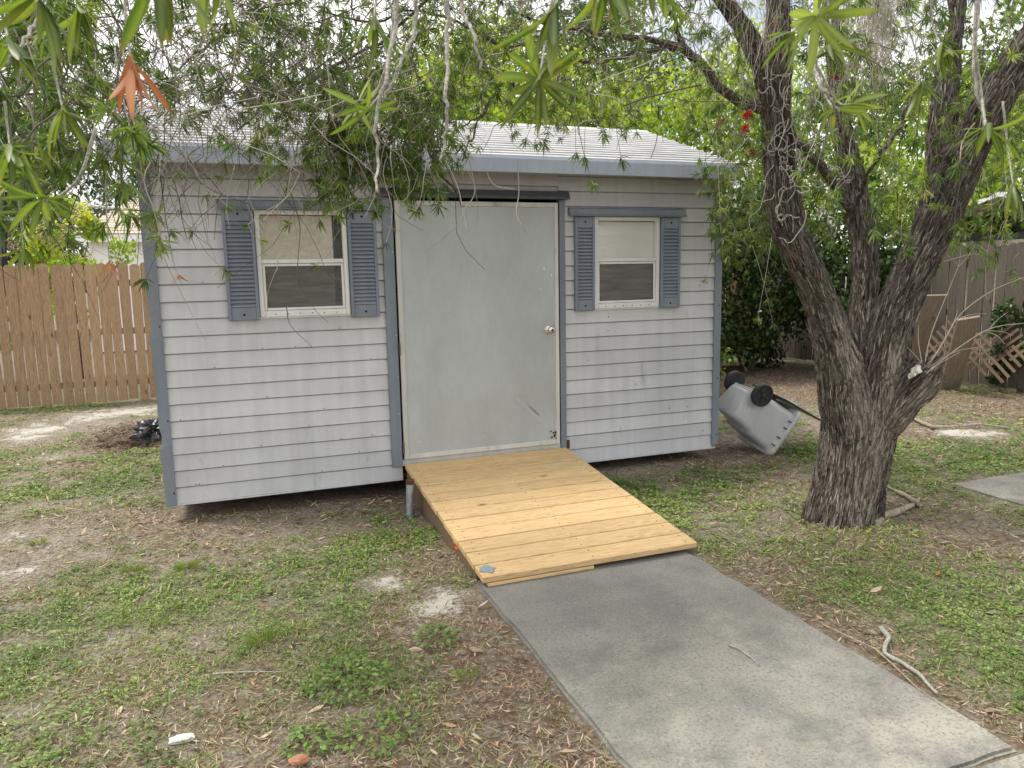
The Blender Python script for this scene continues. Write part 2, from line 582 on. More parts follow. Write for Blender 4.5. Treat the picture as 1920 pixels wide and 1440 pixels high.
CROWN = [(0.0, (0.03, 0.052, 0.012)), (0.35, (0.075, 0.125, 0.028)), (0.7, (0.16, 0.235, 0.045)), (0.9, (0.28, 0.345, 0.07)), (0.97, (0.40, 0.40, 0.10)), (1.0, (0.30, 0.12, 0.05))]
M['crown_leaf'] = leaf_mat('willow_leaves', CROWN, 0.42, (1.3, 1.4, 0.55), rough=0.42)
M['near_leaf'] = leaf_mat('near_willow_leaf', [(0.0, (0.035, 0.065, 0.014)), (0.5, (0.075, 0.125, 0.024)), (1.0, (0.16, 0.21, 0.04))], 0.45, (1.3, 1.4, 0.55), rough=0.4, attr=None)
M['young_leaf'] = leaf_mat('young_leaf', [(0.0, (0.15, 0.22, 0.04)), (1.0, (0.27, 0.33, 0.075))], 0.45, (1.2, 1.25, 0.6), rough=0.45, attr=None)
M['dead_leaf'] = leaf_mat('dead_orange_leaf', [(0.0, (0.36, 0.15, 0.06)), (1.0, (0.50, 0.22, 0.10))], 0.35, (1.2, 1, 0.8), rough=0.6, attr=None)
M['stamen'] = leaf_mat('red_stamens', [(0.0, (0.42, 0.01, 0.01)), (0.8, (0.62, 0.03, 0.02)), (1.0, (0.55, 0.25, 0.05))], 0.2, (1, 1, 1))
M['brown_stamen'] = leaf_mat('faded_stamens', [(0.0, (0.16, 0.06, 0.03)), (1.0, (0.32, 0.16, 0.08))], 0.2, (1, 1, 1))

m = MT('bark', 0.92, 0.12)
q = m.attr('bark', 'Vector')
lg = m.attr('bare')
n1 = m.noise(1.0, 8, m.mapv(q, (80, 80, 9)), 0.78, 0.8)
n2 = m.noise(1.0, 6, m.mapv(q, (24, 24, 3.2), (3, 3, 3)), 0.65, 0.8)
c = m.ramp(n1, [(0.36, (0.011, 0.009, 0.008)), (0.46, (0.055, 0.045, 0.038)), (0.53, (0.135, 0.115, 0.098)), (0.61, (0.25, 0.225, 0.195)), (0.70, (0.40, 0.375, 0.335))])
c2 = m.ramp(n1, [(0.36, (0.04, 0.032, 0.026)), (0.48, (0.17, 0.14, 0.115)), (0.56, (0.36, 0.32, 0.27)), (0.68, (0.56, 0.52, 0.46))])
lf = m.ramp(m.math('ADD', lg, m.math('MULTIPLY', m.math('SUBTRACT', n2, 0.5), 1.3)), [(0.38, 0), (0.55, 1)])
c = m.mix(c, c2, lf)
c = m.mix(c, (0.21, 0.105, 0.06), m.math('MULTIPLY', m.ramp(n2, [(0.62, 0), (0.74, 1)]), 0.5))
li = m.ramp(m.noise(34, 5, m.pos(), 0.65), [(0.66, 0), (0.73, 0.85)])
c = m.mix(c, (0.33, 0.34, 0.31), li)
c = m.mix(c, m.mix(c, (0.065, 0.08, 0.045), 0.6), m.ramp(m.noise(3.2, 4, m.pos(), 0.6), [(0.5, 0), (0.7, 0.55)]))
m.col(c)
m.bump(n1, 1.0, 0.02)
M['bark'] = m.m

m = MT('twig_bark', 0.9, 0.15)
m.col(m.ramp(m.attr('var'), [(0.0, (0.05, 0.042, 0.035)), (0.4, (0.14, 0.115, 0.095)), (0.8, (0.34, 0.295, 0.25)), (1.0, (0.5, 0.46, 0.40))]))
M['twig'] = m.m
m = MT('lichen_twig', 0.95, 0.1)
m.col(m.ramp(m.noise(160, 4, m.pos()), [(0.35, (0.20, 0.18, 0.155)), (0.65, (0.45, 0.44, 0.39))]))
m.bump(m.noise(300, 3, m.pos()), 0.6, 0.003)
M['lichen'] = m.m
m = MT('cut_wood', 0.9, 0.1)
m.col(m.ramp(m.noise(40, 5, m.pos(), 0.7), [(0.35, (0.35, 0.32, 0.26)), (0.6, (0.66, 0.63, 0.56))]))
M['cut'] = m.m


def plain(name, c, rough=0.7, spec=0.3, metal=0.0, var=0.25, sc=18, bump=0.1):
    m = MT(name, rough, spec, metal)
    m.col(m.ramp(m.noise(sc, 5, m.pos(), 0.65), [(0.3, tuple(x * (1 - var) for x in c)), (0.7, tuple(min(1, x * (1 + var)) for x in c))]))
    if bump: m.bump(m.noise(sc * 4, 4, m.pos()), bump, 0.004)
    return m.m


M['hole'] = plain('screw_hole', (0.006, 0.006, 0.007), 0.9, 0.1, bump=0)
M['dark'] = plain('interior_shade', (0.02, 0.019, 0.018), 0.9, 0.1, bump=0)
M['under'] = plain('underside_shade_wood', (0.05, 0.04, 0.032), 0.9, 0.1)  # wood darkened so the shade below floor and eave is in its colour
M['blind'] = plain('beige_blind', (0.74, 0.67, 0.56), 0.8, 0.2, var=0.18, sc=28)
M['white_blind'] = plain('white_blind', (0.88, 0.89, 0.85), 0.8, 0.2, var=0.05, sc=3)
M['chrome'] = plain('knob_metal', (0.72, 0.70, 0.66), 0.25, 0.5, 1.0, 0.1)
M['hinge'] = plain('rusty_hinge', (0.12, 0.09, 0.07), 0.7, 0.3, 0.3, 0.5, 90)
M['galv'] = plain('galvanised_pipe', (0.36, 0.41, 0.46), 0.42, 0.4, 0.6, 0.25, 30)
M['rust'] = plain('rusted_steel', (0.12, 0.05, 0.03), 0.85, 0.2, 0.2, 0.5, 60)
M['orange'] = plain('orange_paint', (0.75, 0.14, 0.03), 0.7, 0.3, var=0.3, sc=60)
M['chip'] = plain('white_paint', (0.85, 0.85, 0.83), 0.6, 0.3, bump=0)
M['bin'] = painted('bin_plastic', (0.46, 0.465, 0.47), (0.38, 0.385, 0.39), 0.6, 0.38, grime=(0.2, 0.19, 0.17), spec=0.5)
M['tyre'] = plain('wheel_plastic', (0.022, 0.023, 0.026), 0.55, 0.4, var=0.4)
M['black'] = plain('black_plastic', (0.012, 0.012, 0.013), 0.35, 0.5, bump=0.3)
M['bag'] = plain('bag_plastic', (0.018, 0.018, 0.02), 0.22, 0.6, var=0.6, sc=30, bump=0.5)
M['white_wall'] = plain('white_stucco', (0.90, 0.90, 0.89), 0.8, 0.2, var=0.02)
M['tin'] = plain('white_tin', (0.80, 0.80, 0.78), 0.5, 0.3, var=0.12, sc=2)
M['black_metal'] = plain('black_metal', (0.02, 0.02, 0.022), 0.5, 0.4)
M['wire'] = plain('cable_rubber', (0.03, 0.03, 0.03), 0.6, 0.3, bump=0)
M['pale_wire'] = plain('pale_cable', (0.55, 0.55, 0.53), 0.6, 0.3, bump=0)
M['rock'] = plain('pale_rock', (0.62, 0.61, 0.57), 0.9, 0.1, sc=30)
M['root'] = plain('root_bark', (0.30, 0.25, 0.20), 0.95, 0.1, var=0.5, sc=40, bump=0.6)
M['mound'] = plain('mulch_mound', (0.12, 0.088, 0.065), 0.95, 0.1, var=0.7, sc=90, bump=0.9)
m = MT('shingles', 0.9, 0.1)
vo = m.nd('ShaderNodeTexVoronoi')
vo.inputs['Scale'].default_value = 1.0
m.ln(m.mapv(m.pos(), (3.0, 8, 8)), vo.inputs['Vector'])
m.col(m.ramp(m.noise(3, 4, m.mapv(m.pos(), (1, 4, 4))), [(0.35, (0.40, 0.34, 0.26)), (0.65, (0.58, 0.52, 0.42))]))
M['shingle'] = m.m


def glass_mat(name, tint, trans, rough=0.05):
    m = MT(name, rough, 0.2)
    m.col(tint)
    t = m.nd('ShaderNodeBsdfTransparent')
    g = m.nd('ShaderNodeBsdfGlossy')
    g.inputs['Roughness'].default_value = rough
    ms = m.nd('ShaderNodeMixShader')
    ms.inputs[0].default_value = 1 - trans
    m.ln(t.outputs[0], ms.inputs[1])
    m.ln(m.b.outputs[0], ms.inputs[2])
    m2 = m.nd('ShaderNodeMixShader')
    fr = m.nd('ShaderNodeFresnel')
    fr.inputs['IOR'].default_value = 1.25
    m.ln(fr.outputs[0], m2.inputs[0])
    m.ln(ms.outputs[0], m2.inputs[1])
    m.ln(g.outputs[0], m2.inputs[2])
    m.ln(m2.outputs[0], m.t.nodes['Material Output'].inputs['Surface'])
    return m.m


M['glass'] = glass_mat('window_glass', (0.5, 0.5, 0.48), 0.94, 0.03)
M['screen'] = glass_mat('insect_screen', (0.16, 0.16, 0.152), 0.55, 0.5)
_m = MT.__new__(MT)
_m.m = M['screen']
_m.t = _m.m.node_tree
_m.b = _m.t.nodes['Principled BSDF']
_m._pos = None
_m.col(_m.mix((0.07, 0.067, 0.06), (0.22, 0.215, 0.20), _m.ramp(_m.noise(1, 6, _m.mapv(_m.pos(), (4, 4, 30)), 0.7), [(0.35, 0), (0.65, 1)])))

# ------------------------------------------------------------------ ground
GREENS = [(600, 1060, .75, .8), (700, 1010, .45, .9), (420, 1150, .7, .5), (640, 1260, .35, .7), (100, 1180, .8, .35), (250, 1300, .7, .25), (60, 900, 1.0, .35), (180, 860, .8, .4),
          (1210, 930, .7, 1.0), (1350, 930, .6, .5), (1330, 1040, .35, .6), (1760, 1130, .9, .9), (1860, 1250, .6, .8), (1560, 1090, .4, .3), (1750, 850, 1.0, .7), (1880, 800, 1.2, .6),
          (1520, 850, .35, .8), (1480, 800, .4, .6), (1280, 890, .35, .5), (560, 990, .4, .3), (1010, 1350, .25, .1), (150, 760, 1.0, .5), (260, 770, .7, .4), (350, 1090, .35, .5), (1400, 970, .5, .4)]
SANDS = [(100, 800, .7, .9), (60, 815, .5, .8), (230, 770, .7, .9), (180, 790, .5, .6), (90, 1010, .25, .8), (40, 1060, .3, .8), (20, 1005, .3, .7), (715, 1085, .22, .75), (820, 1130, .22, .9), (770, 1180, .12, .7),
         (1180, 880, .2, .9), (1310, 985, .15, .5), (640, 1310, .16, .8), (30, 1330, .14, .35), (50, 1365, .12, .3), (1800, 810, .5, .9), (1720, 780, .3, .4), (1400, 1005, .15, .4), (985, 1390, .12, .5), (590, 1135, .1, .4), (110, 850, .3, .5), (520, 985, .2, .6), (380, 1195, .2, .5), (1880, 975, .3, .4)]
LITS = [(1450, 720, 1.6, 1.0), (1600, 740, 1.2, .9), (1700, 800, .7, .8), (1850, 760, 1.2, .9), (850, 1180, .5, .9), (960, 1280, .45, 1.0), (1080, 1400, .5, 1.0), (830, 1050, .35, .9), (740, 930, .35, .8), (1420, 1080, .35, .9),
        (1560, 1180, .35, .9), (1650, 1280, .3, .9), (1800, 1370, .3, .8), (250, 830, .5, .8), (900, 1400, .8, .7), (1620, 1010, .5, .7), (1750, 1010, .5, .7), (600, 1400, .8, .5), (1350, 860, .5, .5), (450, 960, .9, .4)]


def blobs(X, Y, lst):
    s = np.zeros_like(X)
    for u, v, r, a in lst:
        g = gnd(u, v)
        s = np.maximum(s, a * np.exp(-((X - g[0]) ** 2 + (Y - g[1]) ** 2) / (r * r)))
    return s


def masks(X, Y):
    P = np.stack([X, Y, np.zeros_like(X)], -1).reshape(-1, 3)
    n1 = fbm(P * 1.7 + 5, 4).reshape(X.shape)
    n2 = fbm(P * 4.5 + 31, 4).reshape(X.shape)
    n3 = fbm(P * 2.4 + 77, 4).reshape(X.shape)
    n4 = fbm(P * 14 + 7, 2).reshape(X.shape)
    far = np.clip((np.hypot(X - 2, Y + 1) - 5) / 4, 0, 1)
    green = np.clip(0.27 + blobs(X, Y, GREENS) + 1.5 * (n1 - 0.48) + 1.2 * (n2 - 0.5) + 0.7 * (n4 - .5) + 0.1 * far, 0, 1)
    sand = np.clip(blobs(X, Y, SANDS) + 1.2 * (n3 - 0.62) + 0.9 * (n2 - 0.5), 0, 1)
    lit = np.clip(0.35 + blobs(X, Y, LITS) + 1.4 * (n3 - 0.5) - sand * 0.6, 0, 1)
    green = green * (1 - 0.85 * np.clip(sand * 1.5, 0, 1))
    lb = blobs(X, Y, LITS)
    green = green * (1 - 0.75 * np.clip(lb * 1.1, 0, 1))
    # bare and shaded under the hedge and under the shed
    hed = np.clip((Y - 1.6) / 1.5, 0, 1) * (X > 4.6) * np.clip((9.3 - X) / 1.0, 0, 1)
    green = green * (1 - 0.9 * hed)
    lit = np.maximum(lit, 0.9 * hed)
    und = (X > -0.05) & (X < 4.45) & (Y > -0.25) & (Y < 2.5)
    green = np.where(und, green * 0.15, green)
    return green, sand * (1 - .6 * und), lit


def gh(X, Y):
    P = np.stack([X, Y, np.zeros_like(X)], -1).reshape(-1, 3)
    h = (fbm(P * 0.9, 3) - 0.5) * 0.04 + (fbm(P * 7, 3) - 0.5) * 0.022
    h = h.reshape(X.shape) - 0.018
    tb = at(1582, 975, 4.96)
    d = np.hypot(X - tb[0], Y - tb[1])
    h = h + 0.03 * np.exp(-(d / 0.45) ** 2)
    # settle level at the path
    near = (X > 1.5) & (X < 3.0) & (Y < -1.75)
    h = np.where(near, np.minimum(h, -0.012), h)
    near2 = ((X > 1.5) & (Y < -3.78)) | ((X > 5.40) & (Y < -1.36))
    h = np.where(near2, np.minimum(h, -0.014), h)
    return h


xs = np.concatenate([-np.geomspace(400, 6.6, 14), np.arange(-6, 13, 0.055), np.geomspace(13.5, 400, 14)])
ys = np.concatenate([-np.geomspace(300, 6.2, 10), np.arange(-5.6, 7.5, 0.055), np.geomspace(8, 500, 16)])
X, Y = np.meshgrid(xs, ys)
g_, s_, l_ = masks(X, Y)
Z = gh(X, Y)
nx, ny = len(xs), len(ys)
V = np.stack([X, Y, Z], -1).reshape(-1, 3)
i = np.arange(ny - 1)[:, None] * nx + np.arange(nx - 1)[None, :]
F = np.stack([i, i + 1, i + nx + 1, i + nx], -1).reshape(-1, 4)
me = bpy.data.meshes.new('ground')
me.vertices.add(len(V))
me.vertices.foreach_set('co', V.astype(np.float32).ravel())
me.loops.add(len(F) * 4)
me.loops.foreach_set('vertex_index', F.astype(np.int32).ravel())
me.polygons.add(len(F))
me.polygons.foreach_set('loop_start', np.arange(0, len(F) * 4, 4, dtype=np.int32))
for nm, a in (('green', g_), ('sand', s_), ('litter', l_)):
    at_ = me.attributes.new(nm, 'FLOAT', 'POINT')
    at_.data.foreach_set('value', a.astype(np.float32).ravel())
me.update(calc_edges=True)
me.shade_smooth()
tag(link('ground', me, M['soil']), kind='structure')

# concrete path and slabs
def slab(name, x0, x1, y0, y1, z1, cut=0.0, **kw):
    bm = bmesh.new()
    nxs = max(2, int((x1 - x0) / 0.09))
    nys = max(2, int((y1 - y0) / 0.09))
    bmesh.ops.create_cube(bm, size=1)
    for v in bm.verts: v.co = Vector(((x0 + x1) / 2 + v.co.x * (x1 - x0), (y0 + y1) / 2 + v.co.y * (y1 - y0), z1 - 0.05 + v.co.z * 0.1))
    bmesh.ops.subdivide_edges(bm, edges=[e for e in bm.edges if abs(e.verts[0].co.z - e.verts[1].co.z) < .01], cuts=24, use_grid_fill=True)
    top = [e for e in bm.edges if e.calc_length() and all(v.co.z > z1 - .01 for v in e.verts) and len([f for f in e.link_faces if abs(f.normal.z) < .5]) == 1]
    bmesh.ops.bevel(bm, geom=top, offset=0.012, segments=2, affect='EDGES')
    co = np.array([v.co[:] for v in bm.verts])
    e = (fbm(co * 9, 3) - .5)
    e2 = (fbm(co * 2.5 + 9, 2) - .5)
    for k, v in enumerate(bm.verts):
        ox = min(abs(v.co.x - x0), abs(v.co.x - x1)) < 0.03
        oy = min(abs(v.co.y - y0), abs(v.co.y - y1)) < 0.03
        if ox: v.co.x += e[k] * 0.03
        if oy: v.co.y += e[k] * 0.008
        if v.co.z > z1 - .02: v.co.z += e2[k] * 0.008 + e[k] * .003
    me = bpy.data.meshes.new(name)
    bm.to_mesh(me)
    bm.free()
    return tag(link(name, me, M['concrete']), **kw)


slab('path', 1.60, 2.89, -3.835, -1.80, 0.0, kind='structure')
slab('path', 1.60, 5.2, -5.6, -3.845, -0.006, kind='structure')
slab('path', 5.47, 8.2, -4.0, -1.43, -0.004, kind='structure')

# ------------------------------------------------------------------ shed
shed = empty('garden_shed', (2.2, 1.2, 0), 'light grey lap sided garden shed with white metal roof and plain door', 'shed')
CR = 0.1143
WB = 0.12
WID = 4.39
ZT = 2.405
DEP = 2.44
OPEN = [(0.668, 1.262, 1.375, 2.085), (1.60, 2.90, 0.0, 2.20), (3.212, 3.792, 1.345, 2.06)]


def plank(x0, x1, z0, z1, zb, yoff=0.0, j=0.0):
    """one lap of siding: lip at the bottom stands 11 mm proud"""
    f = lambda z: 0.011 * (z - zb) / CR
    nseg = max(1, int((x1 - x0) / 0.35))
    V, Fc = [], []
    for k in range(nseg + 1):
        x = x0 + (x1 - x0) * k / nseg
        w = 0.0016 * math.sin(x * 5.1 + zb * 37) + 0.001 * math.sin(x * 13 + zb * 11)
        ztop = z1 - 0.0005 + j * .5
        V += [(x, f(z0) + yoff + w, z0 + w * .5 + j), (x, f(z1) + yoff + w, z1 - 0.0085 + j * .5), (x, 0.026 + yoff, z1 - 0.0065), (x, 0.026 + yoff, ztop), (x, 0.034 + yoff, ztop), (x, 0.034 + yoff, z0)]
    for k in range(nseg):
        a = k * 6
        for q in range(6): Fc.append((a + q, a + (q + 1) % 6, a + 6 + (q + 1) % 6, a + 6 + q))
    Fc += [(0, 1, 2, 3, 4, 5), tuple(nseg * 6 + 5 - q for q in range(6))]
    mb = MB().add(V, Fc)
    return mb


def course_pieces(x0, x1, z0, z1):
    """clip a course by the openings"""
    rects = [(x0, x1, z0, z1)]
    for (a, b, c, d) in OPEN:
        out = []
        for (p, q, r, s) in rects:
            if b <= p or a >= q or d <= r or c >= s:
                out.append((p, q, r, s))
                continue
            if p < a: out.append((p, a, r, s))
            if b < q: out.append((b, q, r, s))
            if r < c: out.append((max(p, a), min(q, b), r, c))
            if s > d: out.append((max(p, a), min(q, b), d, s))
        rects = out
    return [r for r in rects if r[1] - r[0] > 0.01 and r[3] - r[2] > 0.008]


for sx0, sx1, dz in ((0.035, 1.60, 0.0), (2.90, WID - 0.035, -0.033)):
    k = 0
    z = WB + dz
    while z < ZT - 0.01:
        z1 = min(z + CR, ZT)
        sag = 0.0
        for (a, b, c, d) in course_pieces(sx0, sx1, z, z1):
            plank(a, b, c, d, z, 0, sag).build('siding_plank', M['siding'], shed)
        z += CR
        k += 1
z = WB + 18 * CR
for z0, z1 in ((2.20, WB + 19 * CR), (WB + 19 * CR, ZT)):
    plank(1.60, 2.90, z0, z1, z1 - CR).build('siding_plank', M['siding'], shed)

mb = MB()
for k in range(34):
    xx = random.choice([random.uniform(.08, 1.5), random.uniform(3.0, 4.3)])
    zz = WB + CR * random.randint(1, 18) + random.choice([.006, .008])
    if 1.3 < zz < 2.15 and (.42 < xx < 1.5 or 3.0 < xx < 4.05): continue
    mb.lathe([(0.0042, -.004), (0.0042, 0.0015)], Matrix.Translation((xx, -.0005, zz)) @ Matrix.Rotation(math.pi / 2, 4, 'X'), 7)
mb.build('nail_heads', M['hinge'], shed)

# side and rear walls (laps modelled as one mesh each), gables
def side_wall(xo, sgn):
    mb = MB()
    z = WB
    while z < 2.95:
        z1 = min(z + CR, 2.93)
        def yr(zz):
            if zz <= 2.40: return 0.0, DEP
            t = (zz - 2.40) / (2.95 - 2.40)
            return 1.22 * t, DEP - 1.22 * t
        a0, b0 = yr(z)
        a1, b1 = yr(z1)
        x_in = xo - sgn * 0.022
        mb.add([(xo, a0, z), (xo, b0, z), (xo - sgn * .011, b1, z1), (xo - sgn * .011, a1, z1), (x_in, a0, z), (x_in, b0, z), (x_in, b1, z1), (x_in, a1, z1)],
               [(0, 1, 2, 3), (4, 7, 6, 5), (0, 4, 5, 1), (3, 2, 6, 7), (0, 3, 7, 4), (1, 5, 6, 2)])
        z += CR
    mb.build('side_wall', M['siding'], shed)


side_wall(0.0, -1)
side_wall(WID, 1)
MB().box(0.03, WID - 0.03, DEP - 0.03, DEP, WB, 2.40).build('rear_wall', M['siding'], shed)
# added near-black sheet stands in for the unlit room behind the windows
MB().box(0.05, WID - .05, 0.9, 0.92, WB + .03, 2.39).build('interior_dark_sheet', M['dark'], shed)
MB().box(0.04, WID - .04, 0.04, DEP - .04, WB + .002, WB + 0.03).build('floor_deck', M['under'], shed)
for yy in (0.42, 1.1, 1.7, 2.2):
    MB().box(0.05, WID - .05, yy, yy + 0.06, -0.02, WB).build('skid', M['under'], shed)
# bottom drip trim
MB().box(0.0, 1.598, -0.004, 0.03, WB - 0.012, WB - 0.001).build('drip_edge', M['siding'], shed)
MB().box(2.902, WID, -0.004, 0.03, WB - 0.045, WB - 0.034).build('drip_edge', M['siding'], shed)
# corner trims, slightly dented on the left
def corner_trim(x0, x1, dent):
    mb = MB()
    n = 46
    V, Fc = [], []
    for k in range(n + 1):
        z = WB - 0.012 + (2.385 - WB) * k / n
        d = 0
        if dent:
            d = 0.010 * math.exp(-((z - 1.36) / 0.05) ** 2) - 0.006 * math.exp(-((z - 1.24) / .04) ** 2) + 0.016 * math.exp(-((z - 0.58) / 0.05) ** 2) - 0.008 * math.exp(-((z - 0.47) / .05) ** 2)
        d += 0.0015 * math.sin(z * 9)
        xo = x0 + d if dent else x0
        xp = x1 - d * .4 if not dent else x1
        V += [(xo, -0.012 + d * .5, z), (xp, -0.012, z), (xp, 0.03, z), (xo, 0.075, z)]
    for k in range(n):
        a = k * 4
        for q in range(4): Fc.append((a + q, a + (q + 1) % 4, a + 4 + (q + 1) % 4, a + 4 + q))
    Fc += [(0, 1, 2, 3), (n * 4 + 3, n * 4 + 2, n * 4 + 1, n * 4)]
    mb.add(V, Fc)
    return mb.build('corner_trim', M['trim'], shed)


corner_trim(-0.034, 0.036, True)
ct = corner_trim(WID - 0.040, WID + 0.022, False)
MB().box(WID + 0.0225, WID + 0.026, -0.011, 0.07, WB - .012, 2.385).build('corner_return', M['trim'], shed)
for zz in (0.2, 0.7, 1.33, 1.9):
    for xx in (0.012, WID - 0.01):
        MB().lathe([(0.005, 0), (0.005, 0.003), (0.003, 0.005)], Matrix.Translation((xx + .012, -0.012, zz)) @ Matrix.Rotation(math.pi / 2, 4, 'X'), 8).build('rivet', M['hole'], shed)

# door posts and header
MB().box(1.520, 1.598, -0.022, 0.03, 0.215, 2.185, 0.003).build('door_post', M['trim'], shed)
MB().box(2.898, 2.948, -0.020, 0.03, 0.19, 2.185, 0.003).build('door_post', M['trim'], shed)
hd = MB().prism([(0.02, 2.188), (-0.035, 2.192), (-0.055, 2.188), (-0.055, 2.205), (-0.03, 2.25), (0.02, 2.256)], 'x', 1.50, 2.975).build('door_header', M['header'], shed)
MB().box(2.952, 2.975, -.014, -.002, 0.215, 0.285).build('rust_patch', M['rust'], shed)
MB().box(1.601, 2.896, -0.005, 0.03, 0.215, 0.262).build('threshold', M['door_trim'], shed)
for zz in (.35, .62, .9, 1.2, 1.5, 1.8, 2.05):
    for xx, yy in ((1.585, -.0225), (2.905, -.0205)):
        MB().lathe([(0.0045, 0), (0.0045, 0.003), (0.002, 0.004)], Matrix.Translation((xx, yy, zz)) @ Matrix.Rotation(math.pi / 2, 4, 'X'), 8).build('rivet', M['galv'], shed)

# door leaf with dents
DX0, DX1, DZ0, DZ1 = 1.612, 2.884, 0.268, 2.165
nxd, nzd = 90, 120
gx = np.linspace(DX0 + .03, DX1 - .03, nxd)
gz = np.linspace(DZ0 + .03, DZ1 - .03, nzd)
GX, GZ = np.meshgrid(gx, gz)
ax_, az_ = 2.545, 0.665
bx_, bz_ = 2.70, 0.515
dx, dz = bx_ - ax_, bz_ - az_
ll = math.hypot(dx, dz)
tt = ((GX - ax_) * dx + (GZ - az_) * dz) / ll
pp = (-(GX - ax_) * dz + (GZ - az_) * dx) / ll
env = np.exp(-np.clip(-tt, 0, 9) ** 2 / .0006) * np.exp(-np.clip(tt - ll, 0, 9) ** 2 / .004)
dent = 0.007 * env * (np.exp(-(pp / .012) ** 2) - 0.8 * np.exp(-((pp + .022) / .016) ** 2))
dent += 0.010 * np.exp(-((GX - 2.72) / .22) ** 2 - ((GZ - .56) / .12) ** 2) - 0.003 * np.exp(-((GX - 2.36) / .02) ** 2 - ((GZ - .83) / .02) ** 2)
dent += 0.003 * (fbm(np.stack([GX * 2.2, GZ * 1.6, GX * 0], -1).reshape(-1, 3), 3).reshape(GX.shape) - .5)
GYd = -0.020 + dent
V = np.stack([GX, GYd, GZ], -1).reshape(-1, 3)
i = np.arange(nzd - 1)[:, None] * nxd + np.arange(nxd - 1)[None, :]
F = np.stack([i, i + 1, i + nxd + 1, i + nxd], -1).reshape(-1, 4)
door = MB().add(V, F).box(DX0 + .004, DX1 - .004, -0.012 + .003, 0.018, DZ0 + .004, DZ1 - .004)
dme = bpy.data.meshes.new('door')
dme.from_pydata(door.v, [], door.f)
dme.shade_smooth()
door = link('door', dme, M['door'], shed)
MB().box(DX0, DX0 + .034, -0.030, 0.0, DZ0, DZ1, 0.003).build('edge_trim', M['door_trim'], door)
MB().box(DX1 - .030, DX1, -0.030, 0.0, DZ0, DZ1, 0.003).build('edge_trim', M['door_trim'], door)
MB().box(DX0 + .035, DX1 - .031, -0.029, 0.0, DZ1 - .036, DZ1 - .001, 0.003).build('edge_trim', M['door_trim'], door)
MB().box(DX0 + .035, DX1 - .031, -0.029, 0.0, DZ0, DZ0 + .036, 0.003).build('edge_trim', M['door_trim'], door)
MB().lathe([(0.033, 0), (0.033, 0.006), (0.026, 0.012), (0.012, 0.016), (0.011, 0.034), (0.018, 0.040), (0.027, 0.050), (0.028, 0.062), (0.023, 0.072), (0.012, 0.076)],
           Matrix.Translation((2.797, -0.018, 1.192)) @ Matrix.Rotation(math.pi / 2, 4, 'X'), 24).build('knob', M['chrome'], door, smooth=True)
MB().lathe([(0.009, 0), (0.009, 0.003)], Matrix.Translation((2.797, -0.0935, 1.192)) @ Matrix.Rotation(math.pi / 2, 4, 'X'), 12).build('keyhole', M['hole'], door)
for zz in (0.36, 1.10, 1.98):
    MB().tube([(1.606, -0.030, zz - .045), (1.606, -0.030, zz + .045)], 0.0075, 10).build('hinge', M['hinge'], door)
mb = MB()
for (u, v, s) in ((1020, 504, .007), (1026, 506, .005), (1008, 509, .004), (1034, 516, .0045), (1014, 542, .0045), (1020, 501, .004), (906, 748, .003), (787, 828, .003), (908, 818, .003)):
    d = FW + RT * (u - 960) / FPX - UP * (v - 720) / FPX
    P = CAM + d * (-0.0245 - CAM[1]) / d[1]
    pts = [(P[0] + s * random.uniform(.6, 1.2) * math.cos(a), P[2] + s * random.uniform(.7, 1.6) * math.sin(a)) for a in np.linspace(0, 5.5, 8)]
    mb.prism(pts, 'y', -0.0262, -0.0195)
mb.build('paint_chips', M['chip'], door)
mb = MB()
for k in range(14):
    s = random.uniform(.003, .010)
    cx, cz = 2.835 + random.uniform(-.03, .03), 0.335 + random.uniform(-.035, .04)
    pts = [(cx + s * random.uniform(.6, 1.2) * math.cos(a), cz + s * random.uniform(.7, 1.3) * math.sin(a)) for a in np.linspace(0, 5.5, 7)]
    mb.prism(pts, 'y', -0.0250, -0.0195)
mb.build('rust_spots', M['rust'], door)


